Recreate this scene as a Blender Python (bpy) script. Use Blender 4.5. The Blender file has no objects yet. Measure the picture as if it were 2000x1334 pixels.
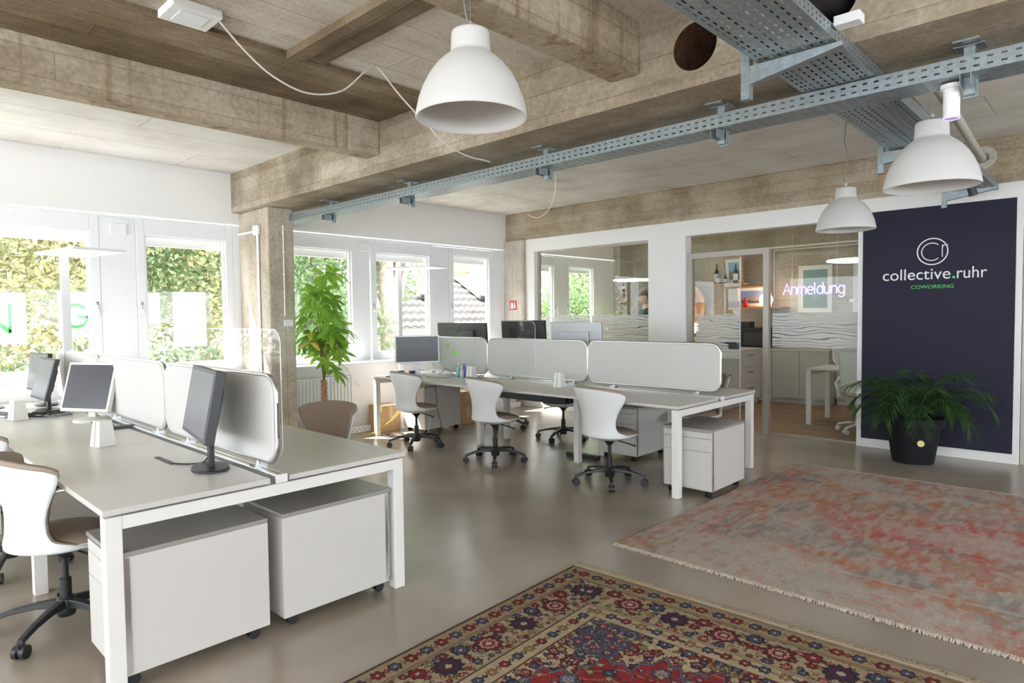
import bpy, math, random
import numpy as np
from mathutils import Vector, Matrix
C = bpy.context.scene
col = C.collection
PI = math.pi
random.seed(7)

# ---------------------------------------------------------------- camera, sky, sun, exposure
cam_d = bpy.data.cameras.new('camera'); cam = bpy.data.objects.new('camera', cam_d); col.objects.link(cam)
cam_d.sensor_width = 36.0; cam_d.sensor_fit = 'HORIZONTAL'; cam_d.lens = 1264.0 / 2000.0 * 36.0
cam_d.clip_start = 0.05; cam_d.clip_end = 200
RM = Matrix(((0.68912337, 0.03698598, -0.72369953), (-0.72456167, 0.02011216, -0.68891646), (-0.01092509, 0.99911338, 0.04065838)))
cam.matrix_world = Matrix.Translation((0, 0, 1.48)) @ RM.to_4x4()
C.camera = cam

world = bpy.data.worlds.new('sky'); C.world = world; world.use_nodes = True
wn = world.node_tree.nodes; wl = world.node_tree.links
wn['Background'].inputs[0].default_value = (0.86, 0.94, 1.0, 1)
wn['Background'].inputs[1].default_value = 5.5

sun_d = bpy.data.lights.new('sun', 'SUN'); sun_d.energy = 16.0; sun_d.angle = math.radians(0.6); sun_d.color = (1.0, 0.95, 0.86)
sun = bpy.data.objects.new('sun', sun_d); col.objects.link(sun)
sun.rotation_mode = 'QUATERNION'; sun.rotation_quaternion = Vector((0.42, -0.55, -0.95)).to_track_quat('-Z', 'Y')

C.view_settings.view_transform = 'Standard'; C.view_settings.look = 'None'; C.view_settings.gamma = 1.0
C.view_settings.use_curve_mapping = False
C.view_settings.exposure = 0.9

# ---------------------------------------------------------------- mesh helpers
class MB:
    def __init__(s): s.v = []; s.f = []
    def add(s, vs, fs):
        n = len(s.v); s.v += [tuple(p) for p in vs]; s.f += [tuple(i + n for i in f) for f in fs]; return s
    def box(s, x0, x1, y0, y1, z0, z1, M=None):
        vs = [Vector((x, y, z)) for z in (z0, z1) for y in (y0, y1) for x in (x0, x1)]
        if M is not None: vs = [M @ v for v in vs]
        return s.add(vs, [(0, 2, 3, 1), (4, 5, 7, 6), (0, 1, 5, 4), (2, 6, 7, 3), (0, 4, 6, 2), (1, 3, 7, 5)])
    def frame(s, p0, p1):
        d = (Vector(p1) - Vector(p0)); L = d.length; d.normalize()
        a = Vector((0, 0, 1)) if abs(d.z) < 0.9 else Vector((1, 0, 0))
        u = d.cross(a).normalized(); w = d.cross(u).normalized(); return u, w
    def cyl(s, p0, p1, r0, r1=None, n=16, cap=True):
        r1 = r0 if r1 is None else r1
        u, w = s.frame(p0, p1); p0 = Vector(p0); p1 = Vector(p1); vs = []
        for p, r in ((p0, r0), (p1, r1)):
            for i in range(n):
                a = 2 * PI * i / n; vs.append(p + u * (r * math.cos(a)) + w * (r * math.sin(a)))
        fs = [(i, (i + 1) % n, n + (i + 1) % n, n + i) for i in range(n)]
        if cap: fs += [tuple(range(n - 1, -1, -1)), tuple(range(n, 2 * n))]
        return s.add(vs, fs)
    def tube(s, pts, r, n=8, closed=False):
        pts = [Vector(p) for p in pts]; N = len(pts); vs = []
        rr = r if isinstance(r, (list, tuple)) else [r] * N
        u = None
        for k in range(N):
            if closed: d = pts[(k + 1) % N] - pts[k - 1]
            else: d = pts[min(k + 1, N - 1)] - pts[max(k - 1, 0)]
            if d.length < 1e-9: d = Vector((0, 0, 1))
            d.normalize()
            if u is None:
                a = Vector((0, 0, 1)) if abs(d.z) < 0.9 else Vector((1, 0, 0)); u = d.cross(a).normalized()
            else:
                u = (u - d * u.dot(d)); u = u.normalized() if u.length > 1e-6 else d.orthogonal().normalized()
            w = d.cross(u)
            for i in range(n):
                a = 2 * PI * i / n; vs.append(pts[k] + (u * math.cos(a) + w * math.sin(a)) * rr[k])
        fs = []
        for k in range(N if closed else N - 1):
            b = ((k + 1) % N) * n; a0 = k * n
            for i in range(n): fs.append((a0 + i, a0 + (i + 1) % n, b + (i + 1) % n, b + i))
        if not closed: fs += [tuple(range(n - 1, -1, -1)), tuple(range((N - 1) * n, N * n))]
        return s.add(vs, fs)
    def lathe(s, prof, n=32, c=(0, 0, 0), sx=1, sy=1):
        vs = []; fs = []; m = len(prof)
        for r, z in prof:
            for i in range(n):
                a = 2 * PI * i / n; vs.append((c[0] + sx * r * math.cos(a), c[1] + sy * r * math.sin(a), c[2] + z))
        for k in range(m - 1):
            for i in range(n): fs.append((k * n + i, k * n + (i + 1) % n, (k + 1) * n + (i + 1) % n, (k + 1) * n + i))
        return s.add(vs, fs)
    def grid(s, fn, nu, nv):
        vs = [fn(i / nu, j / nv) for j in range(nv + 1) for i in range(nu + 1)]
        fs = [(j * (nu + 1) + i, j * (nu + 1) + i + 1, (j + 1) * (nu + 1) + i + 1, (j + 1) * (nu + 1) + i) for j in range(nv) for i in range(nu)]
        return s.add(vs, fs)
    def prism(s, poly, M, t):
        """poly in (a,b) extruded 0..t along local z, placed by M"""
        n = len(poly)
        vs = [M @ Vector((a, b, 0)) for a, b in poly] + [M @ Vector((a, b, t)) for a, b in poly]
        fs = [(i, (i + 1) % n, n + (i + 1) % n, n + i) for i in range(n)] + [tuple(range(n - 1, -1, -1)), tuple(range(n, 2 * n))]
        return s.add(vs, fs)
    def build(s, name, mat, parent=None, smooth=False, bevel=0.0, seg=2, solid=0.0, off=0.0, loc=None):
        me = bpy.data.meshes.new(name); me.from_pydata(s.v, [], s.f); me.update()
        if mat: me.materials.append(mat)
        o = bpy.data.objects.new(name, me); col.objects.link(o)
        if parent is not None: o.parent = parent
        if loc: o.location = loc
        if smooth:
            for p in me.polygons: p.use_smooth = True
        if solid:
            m = o.modifiers.new('s', 'SOLIDIFY'); m.thickness = solid; m.offset = off
        if bevel:
            m = o.modifiers.new('b', 'BEVEL'); m.width = bevel; m.segments = seg; m.limit_method = 'ANGLE'; m.angle_limit = 0.7
            m.harden_normals = False
        return o

def tag(o, label=None, cat=None, group=None, kind=None):
    if label: o['label'] = label
    if cat: o['category'] = cat
    if group: o['group'] = group
    if kind: o['kind'] = kind
    return o
def thing(name, label, cat, loc=(0, 0, 0), rz=0, group=None):
    o = bpy.data.objects.new(name, None); col.objects.link(o); o.empty_display_size = 0.1
    o.location = loc; o.rotation_euler = (0, 0, rz); return tag(o, label, cat, group)
def struct(name, mb, mat, label=None, **k):
    o = mb.build(name, mat, **k); o['kind'] = 'structure'
    if label: o['label'] = label
    return o
def copy_tree(o, parent=None, allobj=None):
    c = o.copy(); col.objects.link(c)
    if parent is not None: c.parent = parent
    for ch in list(o.children): copy_tree(ch, c)
    return c
def rrect(w, h, r, n=6, x0=0.0, y0=0.0):
    out = []
    for cx, cy, a0 in ((w - r, h - r, 0), (r, h - r, PI / 2), (r, r, PI), (w - r, r, 1.5 * PI)):
        for i in range(n + 1):
            a = a0 + PI / 2 * i / n; out.append((x0 + cx + r * math.cos(a), y0 + cy + r * math.sin(a)))
    return out
def B(x0, x1, y0, y1, z0, z1): return MB().box(x0, x1, y0, y1, z0, z1)
# plane frames: local (a,b,c) -> world
def M_yz(x, y=0, z=0): return Matrix(((0, 0, 1, x), (1, 0, 0, y), (0, 1, 0, z), (0, 0, 0, 1)))     # a->+Y b->+Z c->+X
def M_xz(x=0, y=0, z=0): return Matrix(((1, 0, 0, x), (0, 0, -1, y), (0, 1, 0, z), (0, 0, 0, 1)))  # a->+X b->+Z c->-Y

# ---------------------------------------------------------------- materials
def newmat(name):
    m = bpy.data.materials.new(name); m.use_nodes = True; nt = m.node_tree
    return m, nt, nt.nodes, nt.links, nt.nodes['Principled BSDF']
def mat(name, c, rough=0.5, metal=0.0, noise=0.0, nscale=30, bump=0.0, bscale=200, spec=0.5, emis=None, es=0.0, coat=0.0):
    m, nt, N, L, p = newmat(name)
    p.inputs['Base Color'].default_value = (*c, 1); p.inputs['Roughness'].default_value = rough
    p.inputs['Metallic'].default_value = metal; p.inputs['Specular IOR Level'].default_value = spec
    if coat: p.inputs['Coat Weight'].default_value = coat; p.inputs['Coat Roughness'].default_value = 0.1
    if emis: p.inputs['Emission Color'].default_value = (*emis, 1); p.inputs['Emission Strength'].default_value = es
    if noise or bump:
        tc = N.new('ShaderNodeTexCoord')
        if noise:
            n = N.new('ShaderNodeTexNoise'); n.inputs['Scale'].default_value = nscale; n.inputs['Detail'].default_value = 4
            L.new(tc.outputs['Object'], n.inputs['Vector'])
            r = N.new('ShaderNodeValToRGB'); r.color_ramp.elements[0].position = 0.3; r.color_ramp.elements[1].position = 0.7
            r.color_ramp.elements[0].color = tuple(max(0, x * (1 - noise)) for x in c) + (1,)
            r.color_ramp.elements[1].color = tuple(min(1, x * (1 + noise)) for x in c) + (1,)
            L.new(n.outputs['Fac'], r.inputs[0]); L.new(r.outputs[0], p.inputs['Base Color'])
        if bump:
            n2 = N.new('ShaderNodeTexNoise'); n2.inputs['Scale'].default_value = bscale; L.new(tc.outputs['Object'], n2.inputs['Vector'])
            b = N.new('ShaderNodeBump'); b.inputs['Strength'].default_value = bump; b.inputs['Distance'].default_value = 0.002
            L.new(n2.outputs['Fac'], b.inputs['Height']); L.new(b.outputs[0], p.inputs['Normal'])
    return m

def concrete(name, dark, mid, light, along='Y', across='Z', board=0.14, streak=0.0, panel=0.0, linedark=0.68, grime=1.0):
    """board-marked concrete; along = direction of the boards, across = direction in which they repeat"""
    m, nt, N, L, p = newmat(name)
    p.inputs['Roughness'].default_value = 0.85; p.inputs['Specular IOR Level'].default_value = 0.25
    geo = N.new('ShaderNodeNewGeometry')
    sep = N.new('ShaderNodeSeparateXYZ'); L.new(geo.outputs['Position'], sep.inputs[0])
    def mapping(sx, sy, sz):
        mp = N.new('ShaderNodeMapping'); mp.inputs['Scale'].default_value = (sx, sy, sz); L.new(geo.outputs['Position'], mp.inputs['Vector']); return mp
    st = {'X': (0.9, 5, 5), 'Y': (5, 0.9, 5), 'Z': (5, 5, 0.9)}[along]
    mp = mapping(*st)
    n1 = N.new('ShaderNodeTexNoise'); n1.inputs['Scale'].default_value = 2.2; n1.inputs['Detail'].default_value = 8; n1.inputs['Roughness'].default_value = 0.65
    L.new(mp.outputs[0], n1.inputs['Vector'])
    n2 = N.new('ShaderNodeTexNoise'); n2.inputs['Scale'].default_value = 1.3; n2.inputs['Detail'].default_value = 7; n2.inputs['Roughness'].default_value = 0.62
    L.new(geo.outputs['Position'], n2.inputs['Vector'])
    n3 = N.new('ShaderNodeTexNoise'); n3.inputs['Scale'].default_value = 38; n3.inputs['Detail'].default_value = 5
    L.new(geo.outputs['Position'], n3.inputs['Vector'])
    def math_(op, a, b=None, c=None):
        q = N.new('ShaderNodeMath'); q.operation = op
        for i, x in enumerate((a, b, c)):
            if x is None: continue
            if isinstance(x, (int, float)): q.inputs[i].default_value = x
            else: L.new(x, q.inputs[i])
        return q.outputs[0]
    s = math_('ADD', math_('MULTIPLY', n1.outputs['Fac'], 0.28), math_('MULTIPLY', n2.outputs['Fac'], 0.72))
    # per board tone
    idx = math_('FLOOR', math_('DIVIDE', sep.outputs[across], board))
    wn_ = N.new('ShaderNodeTexWhiteNoise'); wn_.noise_dimensions = '2D'
    cmb = N.new('ShaderNodeCombineXYZ'); L.new(idx, cmb.inputs[0])
    seg = math_('FLOOR', math_('ADD', math_('DIVIDE', sep.outputs[along], 2.8), math_('MULTIPLY', idx, 0.37)))
    L.new(seg, cmb.inputs[1]); L.new(cmb.outputs[0], wn_.inputs['Vector'])
    s = math_('ADD', s, math_('MULTIPLY', math_('SUBTRACT', wn_.outputs['Value'], 0.5), 0.08))
    r = N.new('ShaderNodeValToRGB'); e = r.color_ramp.elements
    e[0].position = 0.34; e[0].color = (*dark, 1); e[1].position = 0.66; e[1].color = (*light, 1)
    k = e.new(0.5); k.color = (*mid, 1)
    L.new(s, r.inputs[0])
    # joint lines
    fr = math_('FRACT', math_('ADD', math_('DIVIDE', sep.outputs[across], board), math_('MULTIPLY', math_('SUBTRACT', n2.outputs['Fac'], 0.5), 0.10)))
    ln = math_('LESS_THAN', fr, 0.035 * 0.14 / board)
    frs = math_('FRACT', math_('ADD', math_('DIVIDE', sep.outputs[along], 2.8), math_('MULTIPLY', idx, 0.37)))
    ln2 = math_('LESS_THAN', frs, 0.0018)
    ln = math_('MULTIPLY', math_('MAXIMUM', ln, ln2), math_('GREATER_THAN', n1.outputs['Fac'], 0.42))
    mul = N.new('ShaderNodeMixRGB'); mul.blend_type = 'MULTIPLY'; mul.inputs['Color2'].default_value = (linedark, linedark * 0.9, linedark * 0.8, 1)
    L.new(ln, mul.inputs['Fac']); L.new(r.outputs[0], mul.inputs['Color1'])
    # fine speckle and pits
    v = N.new('ShaderNodeTexVoronoi'); v.inputs['Scale'].default_value = 16; L.new(geo.outputs['Position'], v.inputs['Vector'])
    pit = math_('MULTIPLY', math_('LESS_THAN', v.outputs['Distance'], 0.07), math_('GREATER_THAN', n3.outputs['Fac'], 0.5))
    m2 = N.new('ShaderNodeMixRGB'); m2.blend_type = 'MULTIPLY'; m2.inputs['Color2'].default_value = (0.45, 0.4, 0.35, 1)
    L.new(pit, m2.inputs['Fac']); L.new(mul.outputs[0], m2.inputs['Color1'])
    sp = N.new('ShaderNodeMixRGB'); sp.blend_type = 'OVERLAY'; sp.inputs['Fac'].default_value = 0.4 * grime
    L.new(m2.outputs[0], sp.inputs['Color1']); L.new(n3.outputs['Fac'], sp.inputs['Color2'])
    out = sp.outputs[0]
    if streak:
        mz = mapping(9, 9, 0.35)
        n4 = N.new('ShaderNodeTexNoise'); n4.inputs['Scale'].default_value = 1.5; n4.inputs['Detail'].default_value = 3; L.new(mz.outputs[0], n4.inputs['Vector'])
        rr = N.new('ShaderNodeValToRGB'); rr.color_ramp.elements[0].position = 0.58; rr.color_ramp.elements[1].position = 0.70
        L.new(n4.outputs['Fac'], rr.inputs[0])
        m3 = N.new('ShaderNodeMixRGB'); m3.blend_type = 'MULTIPLY'; m3.inputs['Color2'].default_value = (0.62, 0.52, 0.38, 1)
        L.new(math_('MULTIPLY', rr.outputs[0], streak), m3.inputs['Fac']); L.new(out, m3.inputs['Color1']); out = m3.outputs[0]
    L.new(out, p.inputs['Base Color'])
    b = N.new('ShaderNodeBump'); b.inputs['Strength'].default_value = 0.45; b.inputs['Distance'].default_value = 0.006
    h = math_('SUBTRACT', math_('ADD', math_('MULTIPLY', n1.outputs['Fac'], 0.6), math_('MULTIPLY', n3.outputs['Fac'], 0.4)), math_('MULTIPLY', ln, 0.8))
    L.new(h, b.inputs['Height']); L.new(b.outputs[0], p.inputs['Normal'])
    return m

CD, CM, CL_ = (0.20, 0.155, 0.105), (0.345, 0.285, 0.21), (0.50, 0.44, 0.355)
m_girder = concrete('concrete_girder', CD, CM, CL_, 'Y', 'Z', 0.145)
m_beamX = concrete('concrete_beam', (0.25, 0.19, 0.125), (0.43, 0.35, 0.255), (0.56, 0.49, 0.39), 'X', 'Z', 0.16, streak=0.8)
m_ceilA = concrete('concrete_ceiling', (0.55, 0.50, 0.43), (0.70, 0.66, 0.60), (0.80, 0.77, 0.72), 'Y', 'X', 0.62, linedark=0.4, grime=0.6)
m_ceilwhite = concrete('concrete_ceiling_pale', (0.60, 0.56, 0.50), (0.72, 0.69, 0.65), (0.80, 0.78, 0.75), 'X', 'Y', 0.62, linedark=0.32, grime=0.5)
m_ceilX = concrete('concrete_ceiling_boards', (0.40, 0.34, 0.27), (0.64, 0.58, 0.51), (0.76, 0.72, 0.66), 'X', 'Y', 0.30, linedark=0.5)
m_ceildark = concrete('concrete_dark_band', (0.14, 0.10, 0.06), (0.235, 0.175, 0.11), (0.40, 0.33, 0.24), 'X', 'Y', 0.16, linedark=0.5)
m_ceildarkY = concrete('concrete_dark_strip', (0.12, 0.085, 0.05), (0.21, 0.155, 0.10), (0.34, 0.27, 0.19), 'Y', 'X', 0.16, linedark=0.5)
m_glassbeam = concrete('concrete_far_beam', (0.26, 0.20, 0.13), (0.43, 0.355, 0.26), (0.56, 0.49, 0.39), 'Y', 'Z', 0.12)
m_column = concrete('concrete_column', (0.34, 0.28, 0.21), (0.50, 0.43, 0.345), (0.60, 0.54, 0.46), 'Z', 'X', 0.12, linedark=0.75)
m_pillar = concrete('concrete_pillar', (0.40, 0.35, 0.29), (0.54, 0.48, 0.41), (0.63, 0.58, 0.52), 'Z', 'Y', 0.10, linedark=0.7)
m_backwall = concrete('concrete_back_wall', (0.30, 0.26, 0.20), (0.43, 0.385, 0.31), (0.54, 0.49, 0.41), 'Y', 'Z', 0.28)
m_pilaster = concrete('concrete_back_pilaster', (0.34, 0.31, 0.26), (0.47, 0.44, 0.38), (0.56, 0.53, 0.47), 'Z', 'X', 0.28)

def floor_mat():
    m, nt, N, L, p = newmat('polished_screed')
    geo = N.new('ShaderNodeNewGeometry')
    n1 = N.new('ShaderNodeTexNoise'); n1.inputs['Scale'].default_value = 1.3; n1.inputs['Detail'].default_value = 4; n1.inputs['Roughness'].default_value = 0.5
    L.new(geo.outputs['Position'], n1.inputs['Vector'])
    r = N.new('ShaderNodeValToRGB'); e = r.color_ramp.elements
    e[0].position = 0.25; e[0].color = (0.25, 0.205, 0.158, 1); e[1].position = 0.75; e[1].color = (0.375, 0.318, 0.255, 1)
    L.new(n1.outputs['Fac'], r.inputs[0]); L.new(r.outputs[0], p.inputs['Base Color'])
    p.inputs['Roughness'].default_value = 0.24
    p.inputs['Specular IOR Level'].default_value = 0.9
    return m
m_floor = floor_mat()
def plank_mat():
    m, nt, N, L, p = newmat('wood_planks')
    geo = N.new('ShaderNodeNewGeometry')
    mp = N.new('ShaderNodeMapping'); mp.inputs['Scale'].default_value = (1, 1, 1); mp.inputs['Rotation'].default_value = (0, 0, PI / 2); L.new(geo.outputs['Position'], mp.inputs[0])
    br = N.new('ShaderNodeTexBrick'); br.inputs['Scale'].default_value = 1; br.inputs['Brick Width'].default_value = 1.2; br.inputs['Row Height'].default_value = 0.14
    br.inputs['Mortar Size'].default_value = 0.002; br.inputs['Color1'].default_value = (0.24, 0.13, 0.065, 1); br.inputs['Color2'].default_value = (0.34, 0.20, 0.105, 1); br.inputs['Mortar'].default_value = (0.1, 0.05, 0.02, 1)
    L.new(mp.outputs[0], br.inputs['Vector'])
    n = N.new('ShaderNodeTexNoise'); mp2 = N.new('ShaderNodeMapping'); mp2.inputs['Scale'].default_value = (30, 1.5, 1); L.new(geo.outputs['Position'], mp2.inputs[0]); L.new(mp2.outputs[0], n.inputs['Vector']); n.inputs['Scale'].default_value = 1.5
    mx = N.new('ShaderNodeMixRGB'); mx.blend_type = 'OVERLAY'; mx.inputs['Fac'].default_value = 0.6; L.new(br.outputs['Color'], mx.inputs['Color1']); L.new(n.outputs['Fac'], mx.inputs['Color2'])
    L.new(mx.outputs[0], p.inputs['Base Color']); p.inputs['Roughness'].default_value = 0.38
    return m
m_plank = plank_mat()

def glass_mat(name, tint=(1, 1, 1), gloss=1.0, haze=0.0):
    m = bpy.data.materials.new(name); m.use_nodes = True; nt = m.node_tree; N = nt.nodes; L = nt.links
    N.remove(N['Principled BSDF']); out = N['Material Output']
    tr = N.new('ShaderNodeBsdfTransparent'); tr.inputs[0].default_value = (*tint, 1)
    gl = N.new('ShaderNodeBsdfGlossy'); gl.inputs['Roughness'].default_value = 0.01
    fr = N.new('ShaderNodeFresnel'); fr.inputs['IOR'].default_value = 1.5
    mu = N.new('ShaderNodeMath'); mu.operation = 'MULTIPLY'; mu.inputs[1].default_value = gloss; L.new(fr.outputs[0], mu.inputs[0])
    geo = N.new('ShaderNodeNewGeometry'); inv = N.new('ShaderNodeMath'); inv.operation = 'SUBTRACT'; inv.inputs[0].default_value = 1.0; L.new(geo.outputs['Backfacing'], inv.inputs[1])
    m0 = mu; mu = N.new('ShaderNodeMath'); mu.operation = 'MULTIPLY'; L.new(m0.outputs[0], mu.inputs[0]); L.new(inv.outputs[0], mu.inputs[1])
    mx = N.new('ShaderNodeMixShader'); L.new(mu.outputs[0], mx.inputs[0]); L.new(tr.outputs[0], mx.inputs[1]); L.new(gl.outputs[0], mx.inputs[2])
    last = mx
    if haze:
        d = N.new('ShaderNodeBsdfTranslucent'); d.inputs[0].default_value = (0.95, 0.95, 0.95, 1)
        m2 = N.new('ShaderNodeMixShader'); m2.inputs[0].default_value = haze; L.new(mx.outputs[0], m2.inputs[1]); L.new(d.outputs[0], m2.inputs[2]); last = m2
    L.new(last.outputs[0], out.inputs[0]); return m
m_glass = glass_mat('window_glass')
m_parti = glass_mat('partition_glass', (0.95, 0.98, 0.96), 0.9)
m_acryl = glass_mat('acrylic_sheet', (0.98, 0.985, 0.985), 0.45)

def frost_mat():
    m = bpy.data.materials.new('frosted_film'); m.use_nodes = True; nt = m.node_tree; N = nt.nodes; L = nt.links
    N.remove(N['Principled BSDF']); out = N['Material Output']
    geo = N.new('ShaderNodeNewGeometry'); sep = N.new('ShaderNodeSeparateXYZ'); L.new(geo.outputs['Position'], sep.inputs[0])
    mp = N.new('ShaderNodeMapping'); mp.inputs['Scale'].default_value = (0, 2.2, 9); L.new(geo.outputs['Position'], mp.inputs[0])
    n = N.new('ShaderNodeTexNoise'); n.inputs['Scale'].default_value = 1.0; n.inputs['Detail'].default_value = 1; L.new(mp.outputs[0], n.inputs['Vector'])
    def M_(op, a, b):
        q = N.new('ShaderNodeMath'); q.operation = op
        for i, x in enumerate((a, b)):
            if isinstance(x, (int, float)): q.inputs[i].default_value = x
            else: L.new(x, q.inputs[i])
        return q.outputs[0]
    ph = M_('FRACT', M_('ADD', M_('MULTIPLY', sep.outputs['Z'], 26.0), M_('MULTIPLY', n.outputs['Fac'], 3.0)), 0)
    ln = M_('LESS_THAN', ph, 0.20)
    fac = M_('SUBTRACT', 0.80, M_('MULTIPLY', ln, 0.72))
    tr = N.new('ShaderNodeBsdfTransparent')
    d = N.new('ShaderNodeBsdfDiffuse'); d.inputs[0].default_value = (0.85, 0.86, 0.86, 1)
    t = N.new('ShaderNodeBsdfTranslucent'); t.inputs[0].default_value = (0.85, 0.86, 0.86, 1)
    a = N.new('ShaderNodeMixShader'); a.inputs[0].default_value = 0.5; L.new(d.outputs[0], a.inputs[1]); L.new(t.outputs[0], a.inputs[2])
    mx = N.new('ShaderNodeMixShader'); L.new(fac, mx.inputs[0]); L.new(tr.outputs[0], mx.inputs[1]); L.new(a.outputs[0], mx.inputs[2])
    L.new(mx.outputs[0], out.inputs[0]); return m
m_frost = frost_mat()

def leaf_mat(name, c1, c2, trans=0.5, scale=3.0, rough=0.5):
    m = bpy.data.materials.new(name); m.use_nodes = True; nt = m.node_tree; N = nt.nodes; L = nt.links
    N.remove(N['Principled BSDF']); out = N['Material Output']
    geo = N.new('ShaderNodeNewGeometry'); n = N.new('ShaderNodeTexNoise'); n.inputs['Scale'].default_value = scale; n.inputs['Detail'].default_value = 3; L.new(geo.outputs['Position'], n.inputs['Vector'])
    r = N.new('ShaderNodeValToRGB'); r.color_ramp.elements[0].position = 0.35; r.color_ramp.elements[1].position = 0.65
    r.color_ramp.elements[0].color = (*c1, 1); r.color_ramp.elements[1].color = (*c2, 1); L.new(n.outputs['Fac'], r.inputs[0])
    d = N.new('ShaderNodeBsdfPrincipled'); d.inputs['Roughness'].default_value = rough; L.new(r.outputs[0], d.inputs['Base Color'])
    t = N.new('ShaderNodeBsdfTranslucent'); L.new(r.outputs[0], t.inputs[0])
    mx = N.new('ShaderNodeMixShader'); mx.inputs[0].default_value = trans; L.new(d.outputs[0], mx.inputs[1]); L.new(t.outputs[0], mx.inputs[2])
    L.new(mx.outputs[0], out.inputs[0]); return m

m_white = mat('white_plaster', (0.85, 0.835, 0.825), 0.7, noise=0.015, nscale=3, bump=0.1, bscale=90)
m_wframe = mat('white_window_frame', (0.82, 0.83, 0.85), 0.3)
m_blind = mat('white_blind', (0.85, 0.85, 0.83), 0.7)
m_desk = mat('pale_laminate', (0.60, 0.575, 0.545), 0.32, noise=0.02, nscale=60)
m_deskedge = mat('white_laminate_edge', (0.80, 0.79, 0.76), 0.4)
m_legw = mat('white_powder_coat', (0.78, 0.76, 0.73), 0.4)
m_cab = mat('cabinet_white', (0.60, 0.575, 0.55), 0.42)
m_cabtop = mat('cabinet_top_grey', (0.30, 0.285, 0.265), 0.33)
m_fabric = mat('screen_fabric', (0.60, 0.585, 0.56), 0.95, noise=0.05, nscale=350, bump=0.3, bscale=600)
m_alu = mat('aluminium', (0.72, 0.73, 0.75), 0.28, 1.0)
m_aludark = mat('dark_slot', (0.10, 0.10, 0.11), 0.5)
m_anod = mat('anodised_frame', (0.42, 0.385, 0.345), 0.45, 0.35)
m_galv = mat('galvanised_steel', (0.31, 0.355, 0.375), 0.38, 0.65, noise=0.15, nscale=40)
m_black = mat('black_plastic', (0.018, 0.019, 0.022), 0.42)
m_dkgrey = mat('dark_grey_plastic', (0.05, 0.052, 0.06), 0.45)
m_screen = mat('switched_off_screen', (0.035, 0.035, 0.042), 0.22)
m_screenL = mat('matte_lcd_panel', (0.12, 0.12, 0.14), 0.30)
m_beigeplast = mat('yellowed_white_plastic', (0.72, 0.70, 0.64), 0.45)
m_silver = mat('silver_plastic', (0.55, 0.56, 0.58), 0.35, 0.4)
m_shell = mat('chair_shell_white', (0.78, 0.79, 0.80), 0.28)
m_pad = mat('beige_upholstery', (0.335, 0.262, 0.205), 0.9, noise=0.06, nscale=300, bump=0.35, bscale=500)
m_lampw = mat('lamp_white_matte', (0.60, 0.585, 0.565), 0.75)
m_navy = mat('navy_panel', (0.013, 0.013, 0.035), 0.75, noise=0.12, nscale=250)
m_letter = mat('white_lettering', (0.85, 0.85, 0.86), 0.5)
m_green = mat('green_lettering', (0.10, 0.62, 0.12), 0.5)
m_greenw = mat('pale_green_lettering', (0.15, 0.70, 0.25), 0.5)
m_film = mat('white_window_film', (0.9, 0.9, 0.9), 0.6)
m_cablew = mat('white_cable', (0.75, 0.72, 0.67), 0.5)
m_cableb = mat('black_cable', (0.02, 0.02, 0.022), 0.5)
m_cableg = mat('grey_cable', (0.2, 0.21, 0.22), 0.5)
m_cabley = mat('yellow_cable', (0.65, 0.48, 0.05), 0.5)
m_tan = mat('cardboard', (0.52, 0.34, 0.18), 0.8, noise=0.08, nscale=20)
m_oak = mat('light_oak', (0.55, 0.34, 0.16), 0.5, noise=0.15, nscale=12)
m_cork = mat('woven_cork', (0.42, 0.22, 0.11), 0.85, noise=0.25, nscale=90)
m_pot = mat('black_plant_pot', (0.006, 0.007, 0.010), 0.6, spec=0.3)
m_soil = mat('soil', (0.03, 0.02, 0.014), 0.95, noise=0.4, nscale=60)
m_rust = mat('rusty_pipe_lining', (0.10, 0.045, 0.022), 0.85, noise=0.5, nscale=25)
m_pipe = mat('cream_painted_pipe', (0.52, 0.49, 0.42), 0.45, noise=0.1, nscale=20)
m_red = mat('red_sign', (0.55, 0.05, 0.03), 0.5)
m_brownwood = mat('orange_brown_wood', (0.30, 0.15, 0.05), 0.5, noise=0.2, nscale=10)
m_radi = mat('radiator_enamel', (0.80, 0.80, 0.80), 0.35)

# ---------------------------------------------------------------- room shell
ZC = 3.13; ZB = 2.69
struct('floor', B(-4.5, 7.83, -4.5, 7.25, -0.2, 0.0), m_floor)
struct('floor_office', B(7.83, 12.2, -4.5, 7.6, -0.2, 0.0), m_plank)
# ceiling fields (each a slab between the beams)
struct('ceiling', B(-4.5, 3.22, 4.77, 7.7, ZC, ZC + 0.2), m_ceilwhite)
struct('ceiling_panel', B(-4.5, 3.22, -4.5, 4.77, ZC, ZC + 0.2), m_ceilX)
struct('ceiling_far_bay', B(3.22, 12.2, -4.5, 7.7, ZC, ZC + 0.2), m_ceilA)
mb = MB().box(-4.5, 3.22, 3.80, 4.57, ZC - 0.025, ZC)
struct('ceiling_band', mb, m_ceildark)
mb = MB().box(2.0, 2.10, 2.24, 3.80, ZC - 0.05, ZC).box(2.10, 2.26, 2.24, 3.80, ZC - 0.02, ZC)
struct('ceiling_strip', mb, m_ceildarkY)
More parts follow.
